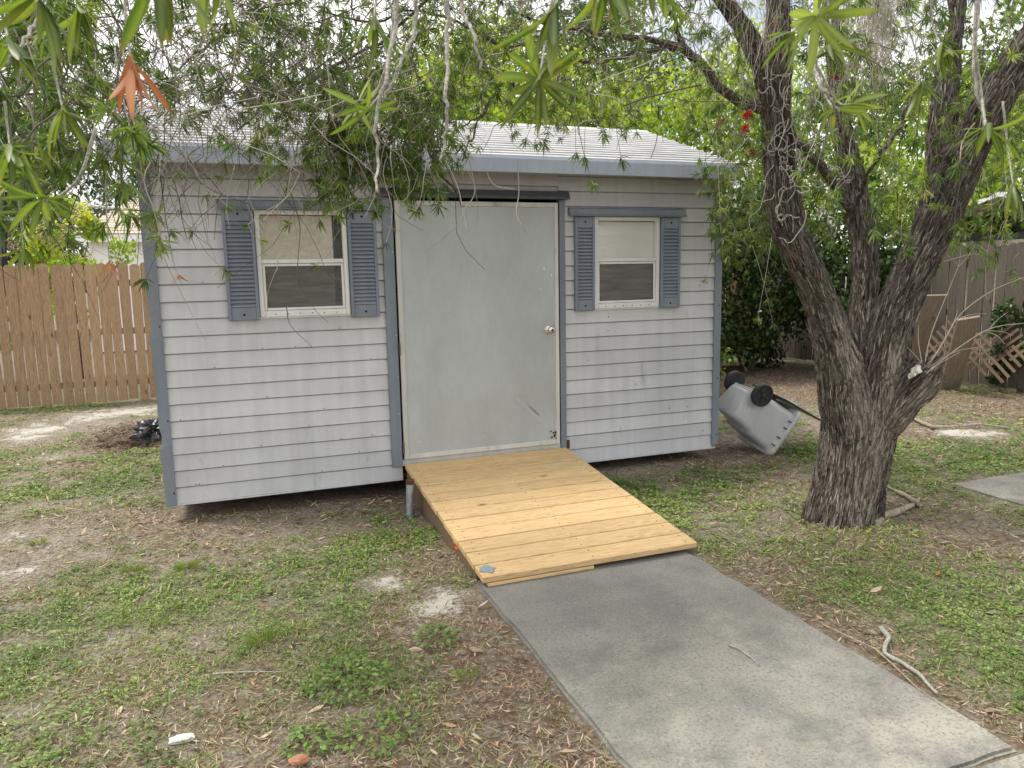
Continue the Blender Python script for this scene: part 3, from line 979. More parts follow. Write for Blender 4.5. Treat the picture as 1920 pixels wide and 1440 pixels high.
# windows
def window(x0, x1, z0, z1, zm, blind, bx0, bx1, label=None):
    fr = MB()
    w = 0.030
    fr.box(x0, x0 + w, -0.014, 0.05, z0, z1, .002).box(x1 - w, x1, -0.014, 0.05, z0, z1, .002)
    fr.box(x0 + w + .0005, x1 - w - .0005, -0.014, 0.05, z1 - w, z1 - .0005, .002).box(x0 + w + .0005, x1 - w - .0005, -0.018, 0.05, z0 + .0005, z0 + w + .012, .002)
    fr.box(x0 - 0.008, x1 + 0.008, -0.006, 0.012, z0 - 0.010, z0 - .0005)
    root = fr.build('window', M['vinyl'], shed)
    MB().box(x0 + w + .001, x1 - w - .001, -0.010, 0.03, zm - 0.014, zm + 0.014, .003).build('meeting_rail', M['vinyl'], root)
    s = MB()
    a, b, c, d = x0 + w + .002, x1 - w - .002, z0 + w + .014, zm - .016
    t = 0.017
    s.box(a, a + t, -0.004, 0.018, c, d, .002).box(b - t, b, -0.004, 0.018, c, d, .002).box(a + t + .0005, b - t - .0005, -0.004, 0.018, c + .0005, c + t, .002).box(a + t + .0005, b - t - .0005, -0.004, 0.018, d - t, d - .0005, .002)
    s.build('sash', M['vinyl'], root)
    MB().box(a + t - .001, b - t + .001, 0.003, 0.005, c + t - .001, d - t + .001).build('insect_screen', M['screen'], root)
    MB().box(x0 + w - .001, x1 - w + .001, 0.024, 0.028, z0 + w, z1 - w + .001).build('pane', M['glass'], root)
    MB().box(bx0, bx1, 0.036, 0.039, z0 + .02, z1 - .035).build('blind', M[blind], root)
    mb = MB()
    for k in range(6):
        xx = x0 + .1 + (x1 - x0 - .2) * k / 5
        mb.lathe([(0.004, 0), (0.004, .003)], Matrix.Translation((xx, -0.018, z0 + .018)) @ Matrix.Rotation(math.pi / 2, 4, 'X'), 7)
    mb.build('weep_holes', M['hole'], root)
    return root


window(0.658, 1.268, 1.368, 2.09, 1.745, 'blind', 0.67, 1.175)
window(3.205, 3.80, 1.338, 2.064, 1.725, 'white_blind', 3.205, 3.79)


def shutter(x0, x1, z0, z1, nsl):
    st = 0.022
    fr = MB()
    e = 0.085
    fr.box(x0, x1, -0.013, -0.0005, z0, z1)
    fr.box(x0, x0 + st, -0.032, -0.0135, z0, z1, .003).box(x1 - st, x1, -0.032, -0.0135, z0, z1, .003)
    fr.box(x0 + st + .0005, x1 - st - .0005, -0.031, -0.0135, z0 + .0005, z0 + e, .003).box(x0 + st + .0005, x1 - st - .0005, -0.031, -0.0135, z1 - e, z1 - .0005, .003)
    root = fr.build('shutter', M['shutter'], shed)
    pitch = (z1 - z0 - 2 * e) / nsl
    a, b = x0 + st + .001, x1 - st - .001
    me = MB().prism([(-0.0135, pitch * .98), (-0.0150, pitch * 1.02), (-0.030, pitch * .22), (-0.028, pitch * .12), (-0.0135, pitch * .20)], 'x', a, b).mesh('slat')
    me.materials.append(M['shutter'])
    for k in range(nsl):
        link('slat', me, None, root, (0, 0, z0 + e + k * pitch))
    for zz in (z0 + .038, z1 - .038):
        MB().lathe([(0.0075, 0), (0.0075, .002)], Matrix.Translation(((x0 + x1) / 2, -0.031, zz)) @ Matrix.Rotation(math.pi / 2, 4, 'X'), 12).build('screw_hole', M['hole'], root)
    return root


shutter(0.452, 0.654, 1.352, 2.098, 21)
shutter(1.274, 1.475, 1.346, 2.086, 21)
shutter(3.030, 3.201, 1.328, 2.060, 21)
shutter(3.806, 3.99, 1.325, 2.056, 20)
for x0, x1, z0 in ((0.425, 1.508, 2.094), (2.982, 4.03, 2.070)):
    MB().prism([(0.0, z0), (-0.055, z0 - .004), (-0.058, z0 + .004), (-0.044, z0 + .012), (-0.038, z0 + 0.052), (0.0, z0 + 0.062)], 'x', x0, x1).build('window_header', M['trim'], shed)

# roof: lap panels both slopes, fascia, soffit
RY0, RZ0, RYR, RZR = -0.215, 2.462, 1.22, 2.965
RX0, RX1 = -0.205, 4.40
SL = math.hypot(RYR - RY0, RZR - RZ0)
NP = 15
for side in (0, 1):
    for k in range(NP):
        t0, t1 = k / NP, (k + 1) / NP
        def P(t, up):
            y = RY0 + (RYR - RY0) * t
            z = RZ0 + (RZR - RZ0) * t + up
            return (y if side == 0 else 2 * RYR - y, z)
        inx = 0.10 * 0
        poly = [P(t0, 0.0), P(t0, 0.016), P(t0 + .012, 0.020), P(t1, 0.006), P(t1, 0.0)]
        MB().prism(poly, 'x', RX0 + 0.02 * math.sin(k * 1.9), RX1 + 0.006 * math.sin(k * 2.7)).build('roof_panel', M['roof'], shed)
MB().prism([(RYR - .06, RZR - .008), (RYR, RZR + .024), (RYR + .06, RZR - .008), (RYR, RZR + .010)], 'x', RX0, RX1).build('ridge_cap', M['roof'], shed)
for mir in (0, 1):
    f = (lambda y: y) if not mir else (lambda y: 2 * RYR - y)
    MB().prism([(f(-0.218), 2.352), (f(-0.232), 2.356), (f(-0.226), 2.452), (f(-0.217), 2.474), (f(-0.212), 2.46)], 'x', RX0 - .012, RX1 + .012).build('fascia', M['fascia'], shed)
    MB().box(RX0, RX1, min(f(-.212), f(-.001)), max(f(-.212), f(-.001)), 2.392, 2.400).build('soffit', M['under'], shed)  # dark soffit colour chosen to deepen the shade under the eave
for xx in (RX0 - .010, RX1 - .004):
    for mir in (0, 1):
        f = (lambda y: y) if not mir else (lambda y: 2 * RYR - y)
        MB().prism([(f(-0.215), 2.352), (f(-.215), 2.468), (f(RYR), 2.972), (f(RYR), 2.86), (f(.05), 2.352)], 'x', xx, xx + 0.014).build('rake_trim', M['fascia'], shed)
mb = MB()
for k in range(26):
    xx, t = random.uniform(.0, 4.3), random.choice([1, 3, 5, 7, 9]) / NP
    y = RY0 + (RYR - RY0) * t
    z = RZ0 + (RZR - RZ0) * t + .0195
    mb.lathe([(0.010, 0), (0.010, .004), (0.004, .006)], Matrix.Translation((xx, y + .03, z + .002)), 6)
mb.build('roof_screws', M['hole'], shed)

# ------------------------------------------------------------------ ramp
ramp = empty('wooden_ramp', (2.25, -0.95, 0), 'new yellow pine plank ramp from the grey door down to the concrete path', 'ramp')
RA, RB = np.array([-0.03, 0.236]), np.array([-1.875, 0.058])
NPK = 12
rd = (RB - RA)
rl = np.linalg.norm(rd)
ang = math.atan2(-rd[1], -rd[0])
for k in range(NPK):
    s0 = rl * k / NPK + 0.005
    s1 = rl * (k + 1) / NPK - 0.005
    yc, zc = RA + rd * ((s0 + s1) / 2 / rl)
    w = s1 - s0
    mb = MB().box(-0.66 + random.uniform(-.003, .003), 0.66 + random.uniform(-.004, .004), -w / 2, w / 2, -0.036, 0.0, 0.004)
    o = mb.build('plank', M['pine'], ramp)
    o.location = Vector((2.27 - 2.25, yc + .95, zc + random.uniform(-.0015, .0015)))
    o.rotation_euler = (ang, 0, random.uniform(-.0015, .0015))
    n = MB()
    for xx in (-.60, .0, .60):
        for yy in (-w * .27, w * .27):
            n.lathe([(0.0042, -.002), (0.0042, .0008)], Matrix.Translation((xx + random.uniform(-.012, .012), yy, 0)), 7)
    nm = n.mesh('screws')
    nm.materials.append(M['hole'])
    so_ = bpy.data.objects.new('screws', nm)
    COL.objects.link(so_)
    so_.parent = o
for x0, x1 in ((1.622, 1.658), (2.26, 2.296), (2.885, 2.921)):
    zt = lambda y: RA[1] + (y - RA[0]) * (rd[1] / rd[0]) - 0.040
    MB().prism([(-0.035, zt(-.035)), (-1.72, zt(-1.72)), (-1.72, -0.01), (-0.7, -0.03), (-0.035, -0.03)], 'x', x0, x1).build('joist', M['side_wood'], ramp)
mb = MB().box(1.64, 2.262, -1.868, -1.832, 0.001, 0.019, .002)
mb.build('toe_board', M['pine'], ramp)
mb = MB()
for (y, z, s) in ((-0.42, 0.165, .030), (-0.50, 0.150, .022), (-1.30, 0.055, .020), (-1.36, 0.045, .022), (-1.33, 0.03, .014)):
    pts = [(y + s * 1.3 * random.uniform(.6, 1.2) * math.cos(a), z + s * .7 * random.uniform(.6, 1.2) * math.sin(a)) for a in np.linspace(0, 5.5, 9)]
    mb.prism(pts, 'x', 1.6195, 1.625)
mb.build('paint_marks', M['orange'], ramp)
mb = MB()
pts = [(1.615 + .045 + .05 * random.uniform(.5, 1.1) * math.cos(a), -1.79 + .055 * random.uniform(.6, 1.1) * math.sin(a)) for a in np.linspace(0, 5.9, 14)]
Vm = [(x, y, RA[1] + (y - RA[0]) * rd[1] / rd[0] + .0022) for x, y in pts]
mb.add(Vm, [tuple(range(len(Vm)))])
mb.build('cement_smear', M['galv'], ramp)

post = empty('pipe_post', (1.535, -0.50, 0), 'short galvanised pipe post with rusty cap beside the ramp', 'post')
MB().tube([(1.530, -0.505, -0.03), (1.535, -0.50, 0.10), (1.541, -0.495, 0.215)], 0.0255, 18).build('pipe', M['galv'], post, smooth=False)
MB().lathe([(0.028, 0), (0.030, .006), (0.029, .030), (0.022, .034)], Matrix.Translation((1.542, -.4945, .212)) @ Matrix.Rotation(.04, 4, 'Y'), 14).build('cap', M['rust'], post)

# ------------------------------------------------------------------ fences
def picket_mesh(w, h, ear, t=0.016):
    pl = [(-w / 2 + .005, 0), (w / 2 - .005, 0), (w / 2 - .0065, h * .35), (w / 2, h * .74), (w / 2, h - ear), (w / 2 - ear * .35, h - ear * .35), (w / 2 - ear, h), (-w / 2 + ear, h), (-w / 2 + ear * .35, h - ear * .35), (-w / 2, h - ear), (-w / 2, h * .74), (-w / 2 + .0065, h * .35)]
    mb = MB().prism(pl, 'y', -t / 2, t / 2)
    return mb.mesh('picket')


PK = {}
for nm, mat in (('a', 'picket'), ('b', 'grey_picket')):
    PK[nm] = []
    for w in (0.1265, 0.123, 0.128, 0.125):
        me = picket_mesh(w, 1.86, 0.036)
        me.materials.append(M[mat])
        PK[nm].append(me)


def fence(name, A, B, pitch, kind, label, base, railside, htop):
    A, B = np.array(A, float), np.array(B, float)
    Lg = np.linalg.norm(B - A)
    d = (B - A) / Lg
    nrm = np.array([-d[1], d[0]]) * railside
    f = empty(name, (A[0], A[1], 0), label, 'fence')
    n = int(Lg / pitch)
    az = math.atan2(d[1], d[0])
    for k in range(n):
        p = A + d * (k + .5) * pitch
        o = link('picket', random.choice(PK[kind]), None, f)
        o.location = Vector((p[0] - A[0] + nrm[0] * -.0 + random.uniform(-.002, .002), p[1] - A[1], base + random.uniform(-.014, .012)))
        o.rotation_euler = (random.uniform(-.004, .004), random.gauss(0, .006), az + random.uniform(-.03, .03))
    for zz in (0.25, 0.95, 1.6):
        p0 = A + nrm * .030
        p1 = B + nrm * .030
        mb = MB()
        c = Matrix.Translation((p0[0], p0[1], base + zz)) @ Matrix.Rotation(az, 4, 'Z')
        mb.box(0, Lg, -.019, .019, -.043, .043, 0, c)
        mb.build('rail', M['side_wood' if kind == 'b' else 'picket'], f)
    k = 0.2
    while k < Lg:
        p = A + d * k + nrm * .095
        c = Matrix.Translation((p[0], p[1], base)) @ Matrix.Rotation(az, 4, 'Z')
        MB().box(-.045, .045, -.045, .045, -.05, 1.78, 0, c).build('post', M['side_wood' if kind == 'b' else 'picket'], f)
        k += 2.4
    return f


fence('wooden_fence', (-7.5, 6.0), (4.6, 6.0), 0.1315, 'a', 'new tan dog ear picket fence running behind the left side of the shed', 0.0, 1, 1.86)
fence('wooden_fence', (4.75, 6.3), (9.85, 6.3), 0.128, 'a', 'brown picket fence seen dimly through the dark shrubs', 0.0, 1, 1.86)
fence('wooden_fence', (9.85, 6.2), (9.85, -2.2), 0.135, 'b', 'old grey weathered picket fence behind the leaning boards', 0.03, 1, 1.9)

# ------------------------------------------------------------------ leaning boards and lattice
def lean_board(pb, pt, w, t, label, dirw):
    pb, pt = np.array(pb, float), np.array(pt, float)
    up = norm(pt - pb)
    h = np.linalg.norm(pt - pb)
    wd = norm(np.array(dirw, float) - up * (up @ np.array(dirw, float)))
    nm = np.cross(wd, up)
    Mx = Matrix(((wd[0], nm[0], up[0], 0), (wd[1], nm[1], up[1], 0), (wd[2], nm[2], up[2], 0), (0, 0, 0, 1)))
    o = MB().box(-w / 2, w / 2, -t / 2, t / 2, 0, h, 0.003).build('leaning_board', M['old_board'])
    o.matrix_world = Matrix.Translation(pb) @ Mx
    tag(o, label, 'board', 'old boards leaning at the grey fence')
    return o


bdir = RT * [1, 1, 0]
lean_board(gnd(1692, 720), at(1757, 553, 9.55), .28, .03, 'taller narrow brown board leaning beside the tree trunk', bdir)
lean_board(gnd(1780, 728), at(1816, 596, 9.15), .26, .035, 'shorter weathered board leaning at the fence, pale lower edge', bdir)
LATM = M['side_wood']
lat = empty('lattice_panel', gnd(1812, 735), 'brown wooden lattice panel propped crooked against the grey fence', 'lattice')
lo = np.array(lat.location)
me = MB().box(-.55, .55, -.004, .004, -.018, .018).mesh('strip')
me.materials.append(LATM)
ux = norm(np.array([-.35, .9, 0.0]))
uz = norm(np.array([0.30, 0.10, .94]))
un = np.cross(ux, uz)
Mb = Matrix(((ux[0], un[0], uz[0], 0), (ux[1], un[1], uz[1], 0), (ux[2], un[2], uz[2], 0), (0, 0, 0, 1)))
for dgn in (1, -1):
    for k in range(-4, 5):
        o = link('strip', me, None, lat)
        ln_ = max(0.15, 1 - abs(k) * .19)
        o.matrix_local = Mb @ Matrix.Translation((k * .125, dgn * .005, .55)) @ Matrix.Rotation(dgn * math.pi / 4, 4, 'Y') @ Matrix.Diagonal((ln_, 1, 1, 1))

# ------------------------------------------------------------------ overturned bin
def rrect(hw, hd, r, n=5):
    pts = []
    for cx, cy, a0 in ((hw - r, hd - r, 0), (-hw + r, hd - r, 90), (-hw + r, -hd + r, 180), (hw - r, -hd + r, 270)):
        for k in range(n + 1):
            a = math.radians(a0 + 90 * k / n)
            pts.append((cx + r * math.cos(a), cy + r * math.sin(a)))
    return pts


th, yd, ro = 0.60, 0.0, 0.16
zc = np.array([math.cos(th) * math.cos(yd), math.cos(th) * math.sin(yd), -math.sin(th)])
xc = np.array([-math.sin(yd), math.cos(yd), 0])
yc = np.cross(zc, xc)
xc, yc = xc * math.cos(ro) + yc * math.sin(ro), -xc * math.sin(ro) + yc * math.cos(ro)
HB = 0.50
anchor = np.array([4.865, -0.15, -0.012])
org = anchor - (xc * -.27 + yc * -.225 + zc * .52)
BM = Matrix(((xc[0], yc[0], zc[0], org[0]), (xc[1], yc[1], zc[1], org[1]), (xc[2], yc[2], zc[2], org[2]), (0, 0, 0, 1)))
tb = empty('trash_bin', (0, 0, 0), 'grey wheeled trash bin tipped over beside the shed corner, wheels up', 'trash bin')
tb.location = Vector(BM.translation)
BM = BM @ Matrix.Translation((0, 0, .03))
Binv = Matrix.Translation(-Vector(tb.location)) @ BM @ Matrix.Diagonal((1.03, 1.0, .93, 1))


def bput(mb, name, mat, smooth=True, parent=None):
    me = mb.mesh(name)
    if smooth: me.shade_smooth()
    me.materials.append(mat)
    o = bpy.data.objects.new(name, me)
    COL.objects.link(o)
    o.parent = parent or tb
    if parent is None: o.matrix_local = Binv
    return o


st = [(0.0, .155, .115, .03, .01), (0.015, .175, .135, .04, .01), (0.17, .187, .150, .05, .005), (0.20, .190, .155, .05, .004), (0.222, .216, .182, .05, 0), (0.262, .220, .186, .05, 0), (0.46, .238, .203, .06, 0), (0.500, .243, .208, .06, 0), (0.504, .254, .219, .06, 0),
      (0.512, .272, .236, .06, 0), (0.548, .274, .238, .06, 0), (0.556, .256, .220, .055, 0), (0.556, .236, .200, .05, 0), (0.30, .205, .170, .05, 0), (0.05, .165, .125, .04, 0)]
V, Fc = [], []
for h, hw, hd, r, oy in st:
    for j, (x, y) in enumerate(rrect(hw, hd, r)):
        # the step sweeps: higher at the back where the wheel arches are
        hh = h
        if 0.19 < h < 0.28: hh = h - 0.085 * max(0, y / hd) + 0.03 * max(0, -y / hd)
        if 0.16 < h < 0.18: hh = h - 0.07 * max(0, y / hd) + 0.03 * max(0, -y / hd)
        # wheel arches cut into the two back corners
        if h < 0.21 and y > 0.3 * hd:
            k = min(1, (y - .3 * hd) / (.5 * hd))
            x = x * (1 - .26 * k * max(0, 1 - h / .30))
        if 0.50 < h and y > hd * .9: y = y + 0.012
        V.append((x, y, hh))
N = len(rrect(.1, .1, .02))
for a in range(len(st) - 1):
    for b in range(N):
        Fc.append((a * N + b, a * N + (b + 1) % N, (a + 1) * N + (b + 1) % N, (a + 1) * N + b))
Fc += [tuple(range(N - 1, -1, -1)), tuple(range((len(st) - 1) * N, len(st) * N))]
body = bput(MB().add(V, Fc), 'body', M['bin'])
# handle hoop at the back rim
hp = [(-.17, .222, .53), (-.165, .26, .548), (-.12, .285, .556), (0, .292, .558), (.12, .285, .556), (.165, .26, .548), (.17, .222, .53)]
mb = MB().tube(hp, .016, 10)
for sx in (-1, 1):
    mb.prism([(.215, .47), (.262, .545), (.25, .558), (.212, .55)], 'x', sx * .165 - .012, sx * .165 + .012)
bput(mb, 'handle', M['bin'])
# axle and wheels
ax = MB().tube([(-.225, .160, .085), (.225, .160, .085)], .010, 10)
bput(ax, 'axle', M['black'])
mb = MB().box(-.14, .14, .120, .158, .03, .15, .008)
bput(mb, 'axle_bracket', M['bin'], False)
mb = MB()
for yy in (-.13, -.05, .05, .12):
    for sx in (-1, 1):
        mb.prism([(sx * .243, .475), (sx * .270, .503), (sx * .243, .503)], 'y', yy - .005, yy + .005)
bput(mb, 'rim_ribs', M['black'], False)
for sx in (-1, 1):
    Mw = Matrix.Translation((sx * .215, .165, .085)) @ Matrix.Rotation(math.pi / 2 * sx, 4, 'Y')
    wh = bput(MB().lathe([(.060, -.024), (.098, -.026), (.103, -.020), (.103, .020), (.098, .026), (.084, .026), (.080, .018), (.060, .016)], Mw, 32), 'wheel', M['tyre'], False)
    hb = MB().lathe([(.022, .010), (.022, .030), (.016, .034), (.006, .034)], Mw, 16)
    for q in range(5):
        Mr = Mw @ Matrix.Rotation(q * 2 * math.pi / 5, 4, 'Z')
        hb.box(.018, .078, -.010, .010, .014, .024, .002, Mr)
    h = bput(hb, 'hub', M['tyre'], False, wh)
# black lid hanging back from the rim down to the ground
lid = MB()
Lz = [(-.235, .235), (-.235, .262)]
lid.box(-.24, .24, .236, .250, .02, .545, .004)
lb = bput(lid, 'lid', M['black'], False)
lb.matrix_local = Binv @ Matrix.Translation((0, .005, .30)) @ Matrix.Rotation(-0.10, 4, 'X')

# ------------------------------------------------------------------ litter heap behind the left corner
def blob(name, c, r, mat, seed, sub=4, amp=.35, freq=6, squash=(1, 1, 1), **kw):
    bm = bmesh.new()
    bmesh.ops.create_icosphere(bm, subdivisions=sub, radius=1)
    co = np.array([v.co[:] for v in bm.verts])
    d = 1 + amp * (fbm(co * freq / 3 + seed * 7.7, 4) - .5) * 2
    co = co * d[:, None] * np.array(squash) * r + np.array(c)
    for v, p in zip(bm.verts, co): v.co = Vector(p)
    me = bpy.data.meshes.new(name)
    bm.to_mesh(me)
    bm.free()
    return tag(link(name, me, mat), **kw)


g = gnd(275, 825)
blob('mulch_mound', (g[0] + .02, g[1] + .15, -.05), .40, M['mound'], 1, amp=.22, freq=14, squash=(1.35, 1.1, .46), label='dark mulch mound heaped behind the left shed corner', cat='mound')
g2 = at(272, 808, 5.9)
blob('plastic_bag', (g2[0] + .05, g2[1], g2[2] - .01), .10, M['bag'], 4, amp=.9, freq=9, squash=(1.2, .9, .85), label='crumpled glossy black plastic bag on the mulch mound', cat='bag')

# loose things on the ground
def rough_tube(name, pts, rad, mat, n=8, jit=.3, seed=0, **kw):
    pts = np.asarray(pts, float)
    t = np.linspace(0, len(pts) - 1, (len(pts) - 1) * 6 + 1)
    P = np.stack([np.interp(t, np.arange(len(pts)), pts[:, k]) for k in range(3)], -1)
    P = P + (np.stack([vnoise(np.stack([t * 1.3, t * 0 + seed, t * 0 + k * 9], -1)) for k in range(3)], -1) - .5) * rad * 1.5
    R = np.interp(t, [0, len(pts) - 1], [rad, rad * .45]) * (1 + jit * (vnoise(np.stack([t * 3, t * 0 + seed + 3, t * 0], -1)) - .5))
    nb = MB().tube(P, R, n)
    return nb.build(name, mat, smooth=True, **kw)


rough_tube('fallen_branch', [gnd(u, v, z) for u, v, z in ((1655, 1178, .01), (1667, 1195, .02), (1660, 1222, .012), (1690, 1242, .015), (1728, 1272, .012), (1762, 1303, .01))], .0125, M['lichen'], seed=2,
           label='grey lichen covered crooked branch lying in the weeds beside the path', cat='branch')
rough_tube('dry_stick', [gnd(u, v, z) for u, v, z in ((1540, 1170, .0), (1640, 1215, .012), (1720, 1290, .006), (1800, 1345, .004), (1860, 1360, .0))], .0038, M['root'], seed=5,
           label='long thin dry stick along the right edge of the path', cat='stick')
rough_tube('small_twig', [gnd(u, v, .008) for u, v in ((1366, 1208), (1390, 1220), (1408, 1232), (1424, 1247))], .0045, M['lichen'], seed=6, label='small curved pale twig lying on the concrete path', cat='twig')
rough_tube('dry_stick', [gnd(u, v, .012) for u, v in ((400, 1262), (440, 1260), (530, 1259))], .0045, M['lichen'], seed=7, label='straight pale stalk lying across the thin grass', cat='stick')
rough_tube('surface_root', [gnd(u, v, z) for u, v, z in ((1640, 985, .0), (1665, 965, .015), (1700, 945, .02), (1722, 938, .0))], .030, M['root'], seed=8, jit=.8,
           label='pale knotted root surfacing right of the trunk base', cat='root')
rough_tube('surface_root', [gnd(u, v, z) for u, v, z in ((1722, 950, .0), (1700, 930, .012), (1672, 915, .008), (1660, 905, -.01))], .018, M['root'], seed=9, jit=.8,
           label='thinner pale root crossing behind the knotted one', cat='root')
rough_tube('surface_root', [gnd(u, v, z) for u, v, z in ((1690, 775, .0), (1750, 800, .015), (1830, 797, .015), (1890, 802, .0))], .02, M['root'], seed=10, jit=.8,
           label='long dark root across the bare ground toward the grey fence', cat='root')
g = gnd(342, 1385)
blob('pale_stone', (g[0], g[1], .0), .034, M['rock'], 9, 3, .5, 5, (1.3, .6, .4), label='small white stone in the grass nearest the camera', cat='stone')
g = gnd(560, 1428)
blob('brick_fragment', (g[0], g[1], .004), .036, plain('clay', (0.36, 0.18, 0.11), .9, .1), 12, 3, .4, 5, (.9, .6, .5), label='small reddish clay fragment in the grass', cat='fragment')

# ------------------------------------------------------------------ ground cover
def visible(Pn):
    d = Pn - CAM
    z = d @ FW
    u = 960 + FPX * (d @ RT) / z
    v = 720 - FPX * (d @ UP) / z
    return (z > .3) & (u > -180) & (u < 2100) & (v < 1600), z


TB = at(1582, 975, 4.96)


def scatter(n, dens, fall=1.6, d0=2.4, x=(-5, 11), y=(-4.4, 6.0)):
    """random ground points thinned by a density function and with distance"""
    Xr = rng.uniform(x[0], x[1], n)
    Yr = rng.uniform(y[0], y[1], n)
    P = np.stack([Xr, Yr, np.zeros(n)], -1)
    ok, D = visible(P)
    pr = np.minimum(1, (d0 / np.maximum(D, .1)) ** fall)
    keep = ok & (rng.random(n) < pr)
    keep &= ~((Xr > 1.57) & (Xr < 2.93) & (Yr < -1.85)) & ~((Xr > 1.57) & (Yr < -3.83)) & ~((Xr > 1.60) & (Xr < 2.94) & (Yr < 0) & (Yr > -1.9)) & ~((Xr > 5.44) & (Yr < -1.40) & (Yr > -4))
    keep &= ~((Xr > 0.0) & (Xr < 4.4) & (Yr > 0.12)) & (np.hypot(Xr - TB[0], Yr - TB[1]) > .20)
    P = P[keep]
    P[:, 2] = gh(P[:, 0], P[:, 1])
    g, s, l = masks(P[:, 0], P[:, 1])
    k = rng.random(len(P)) < dens(g, s, l)
    P = P[k]
    ok, D = visible(P)
    return P, D


nb = NB()
P, D = scatter(900000, lambda g, s, l: np.clip(.05 + (g - .10) * .85, .04, 1))
# each point is a tuft of a few blades
m_ = 5
tuft = fbm(P * 3.1 + 50, 3)
P2 = np.repeat(P, m_, 0) + np.concatenate([rng.normal(0, .012, (len(P) * m_, 2)), np.zeros((len(P) * m_, 1))], 1)
hgt = np.repeat(np.clip((tuft - .38) * 3, .25, 1.5), m_) * rng.uniform(.5, 1.15, len(P2)) * .042
a = rng.uniform(0, 2 * np.pi, len(P2))
tilt = rng.uniform(.25, 1.25, len(P2))
Dr = np.stack([np.cos(a) * np.sin(tilt), np.sin(a) * np.sin(tilt), np.cos(tilt)], -1)
Nn = np.stack([-np.sin(a + .4), np.cos(a + .4), np.zeros_like(a)], -1)
Nn = norm(np.cross(Dr, Nn) + rng.normal(0, .3, Nn.shape))
wsc = np.repeat(np.clip(D / 3.2, .8, 1.8), m_)
leaf_faces(P2, Dr, Nn, hgt, .0042 * wsc, rng.uniform(.1, .6, len(P2)), np.clip(rng.normal(.52, .26, len(P2)) + np.repeat((tuft - .5) * .8, m_), 0, 1), nb, (.3, .65, .8))
# straw lying among the blades
P, D = scatter(520000, lambda g, s, l: .30 + 0 * l, 1.8)
P[:, 2] += rng.uniform(.002, .022, len(P))
a = rng.uniform(0, 2 * np.pi, len(P))
Dr = np.stack([np.cos(a), np.sin(a), rng.normal(.05, .22, len(P))], -1)
Nn = norm(np.array([0, 0, 1.0]) + rng.normal(0, .4, Dr.shape))
leaf_faces(P, Dr, Nn, rng.uniform(.02, .07, len(P)), .0022 * np.clip(D / 3, .9, 1.8), rng.uniform(-.3, .3, len(P)), rng.uniform(.80, 1, len(P)), nb, (.3, .7, .9))
nb.build('grass', M['grass'], label='thin patchy grass growing over the sandy yard', cat='grass', kind='stuff')

nb = NB()
P, D = scatter(420000, lambda g, s, l: np.clip((g - .28) * 1.1, 0, 1))
m_ = 7
P2 = np.repeat(P, m_, 0)
a = rng.uniform(0, 2 * np.pi, len(P2))
rr = rng.uniform(.003, .030, len(P2))
P2 = P2 + np.stack([np.cos(a) * rr, np.sin(a) * rr, rng.uniform(.004, .034, len(P2)) * np.repeat(rng.uniform(.5, 1.2, len(P)), m_)], -1)
el = rng.uniform(-.15, .7, len(P2))
Dr = np.stack([np.cos(a) * np.cos(el), np.sin(a) * np.cos(el), np.sin(el)], -1)
Nn = norm(np.array([0, 0, 1.0]) + rng.normal(0, .35, Dr.shape))
sz = np.repeat(rng.uniform(.011, .024, len(P)), m_) * rng.uniform(.7, 1.2, len(P2)) * np.repeat(np.clip(D / 4, .9, 1.5), m_)
leaf_faces(P2, Dr, Nn, sz, sz * .52, .2, np.clip(rng.normal(.5, .2, len(P2)) + np.repeat(fbm(P * 2.2, 3) - .5, m_), 0, 1), nb, (.35, .68, .9))
nb.build('weeds', M['weed'], label='low broad leaved weeds in patches over the yard', cat='weeds', kind='stuff')

nb = NB()
P, D = scatter(1500000, lambda g, s, l: np.clip(.12 + l * .6, 0.08, 1) * (1 - .75 * s))
P[:, 2] += rng.uniform(.001, .014, len(P))
a = rng.uniform(0, 2 * np.pi, len(P))
el = rng.normal(0, .22, len(P))
Dr = np.stack([np.cos(a) * np.cos(el), np.sin(a) * np.cos(el), np.sin(el)], -1)
Nn = norm(np.array([0, 0, 1.0]) + rng.normal(0, .4, Dr.shape))
ls = rng.uniform(.014, .052, len(P)) * np.clip(D / 4, .9, 1.5)
leaf_faces(P, Dr, Nn, ls, ls * rng.uniform(.07, .17, len(P)), rng.uniform(-.3, .25, len(P)), None, nb)
P, D = scatter(9000, lambda g, s, l: .3 + 0 * l, 1.0)
P[:, 2] += rng.uniform(.006, .02, len(P))
a = rng.uniform(0, 2 * np.pi, len(P))
Dr = np.stack([np.cos(a), np.sin(a), rng.normal(0, .2, len(P))], -1)
Nn = norm(np.array([0, 0, 1.0]) + rng.normal(0, .35, Dr.shape))
ls = rng.uniform(.035, .075, len(P))
leaf_faces(P, Dr, Nn, ls, ls * rng.uniform(.18, .42, len(P)), rng.uniform(-.3, .2, len(P)), rng.uniform(.45, 1, len(P)), nb)
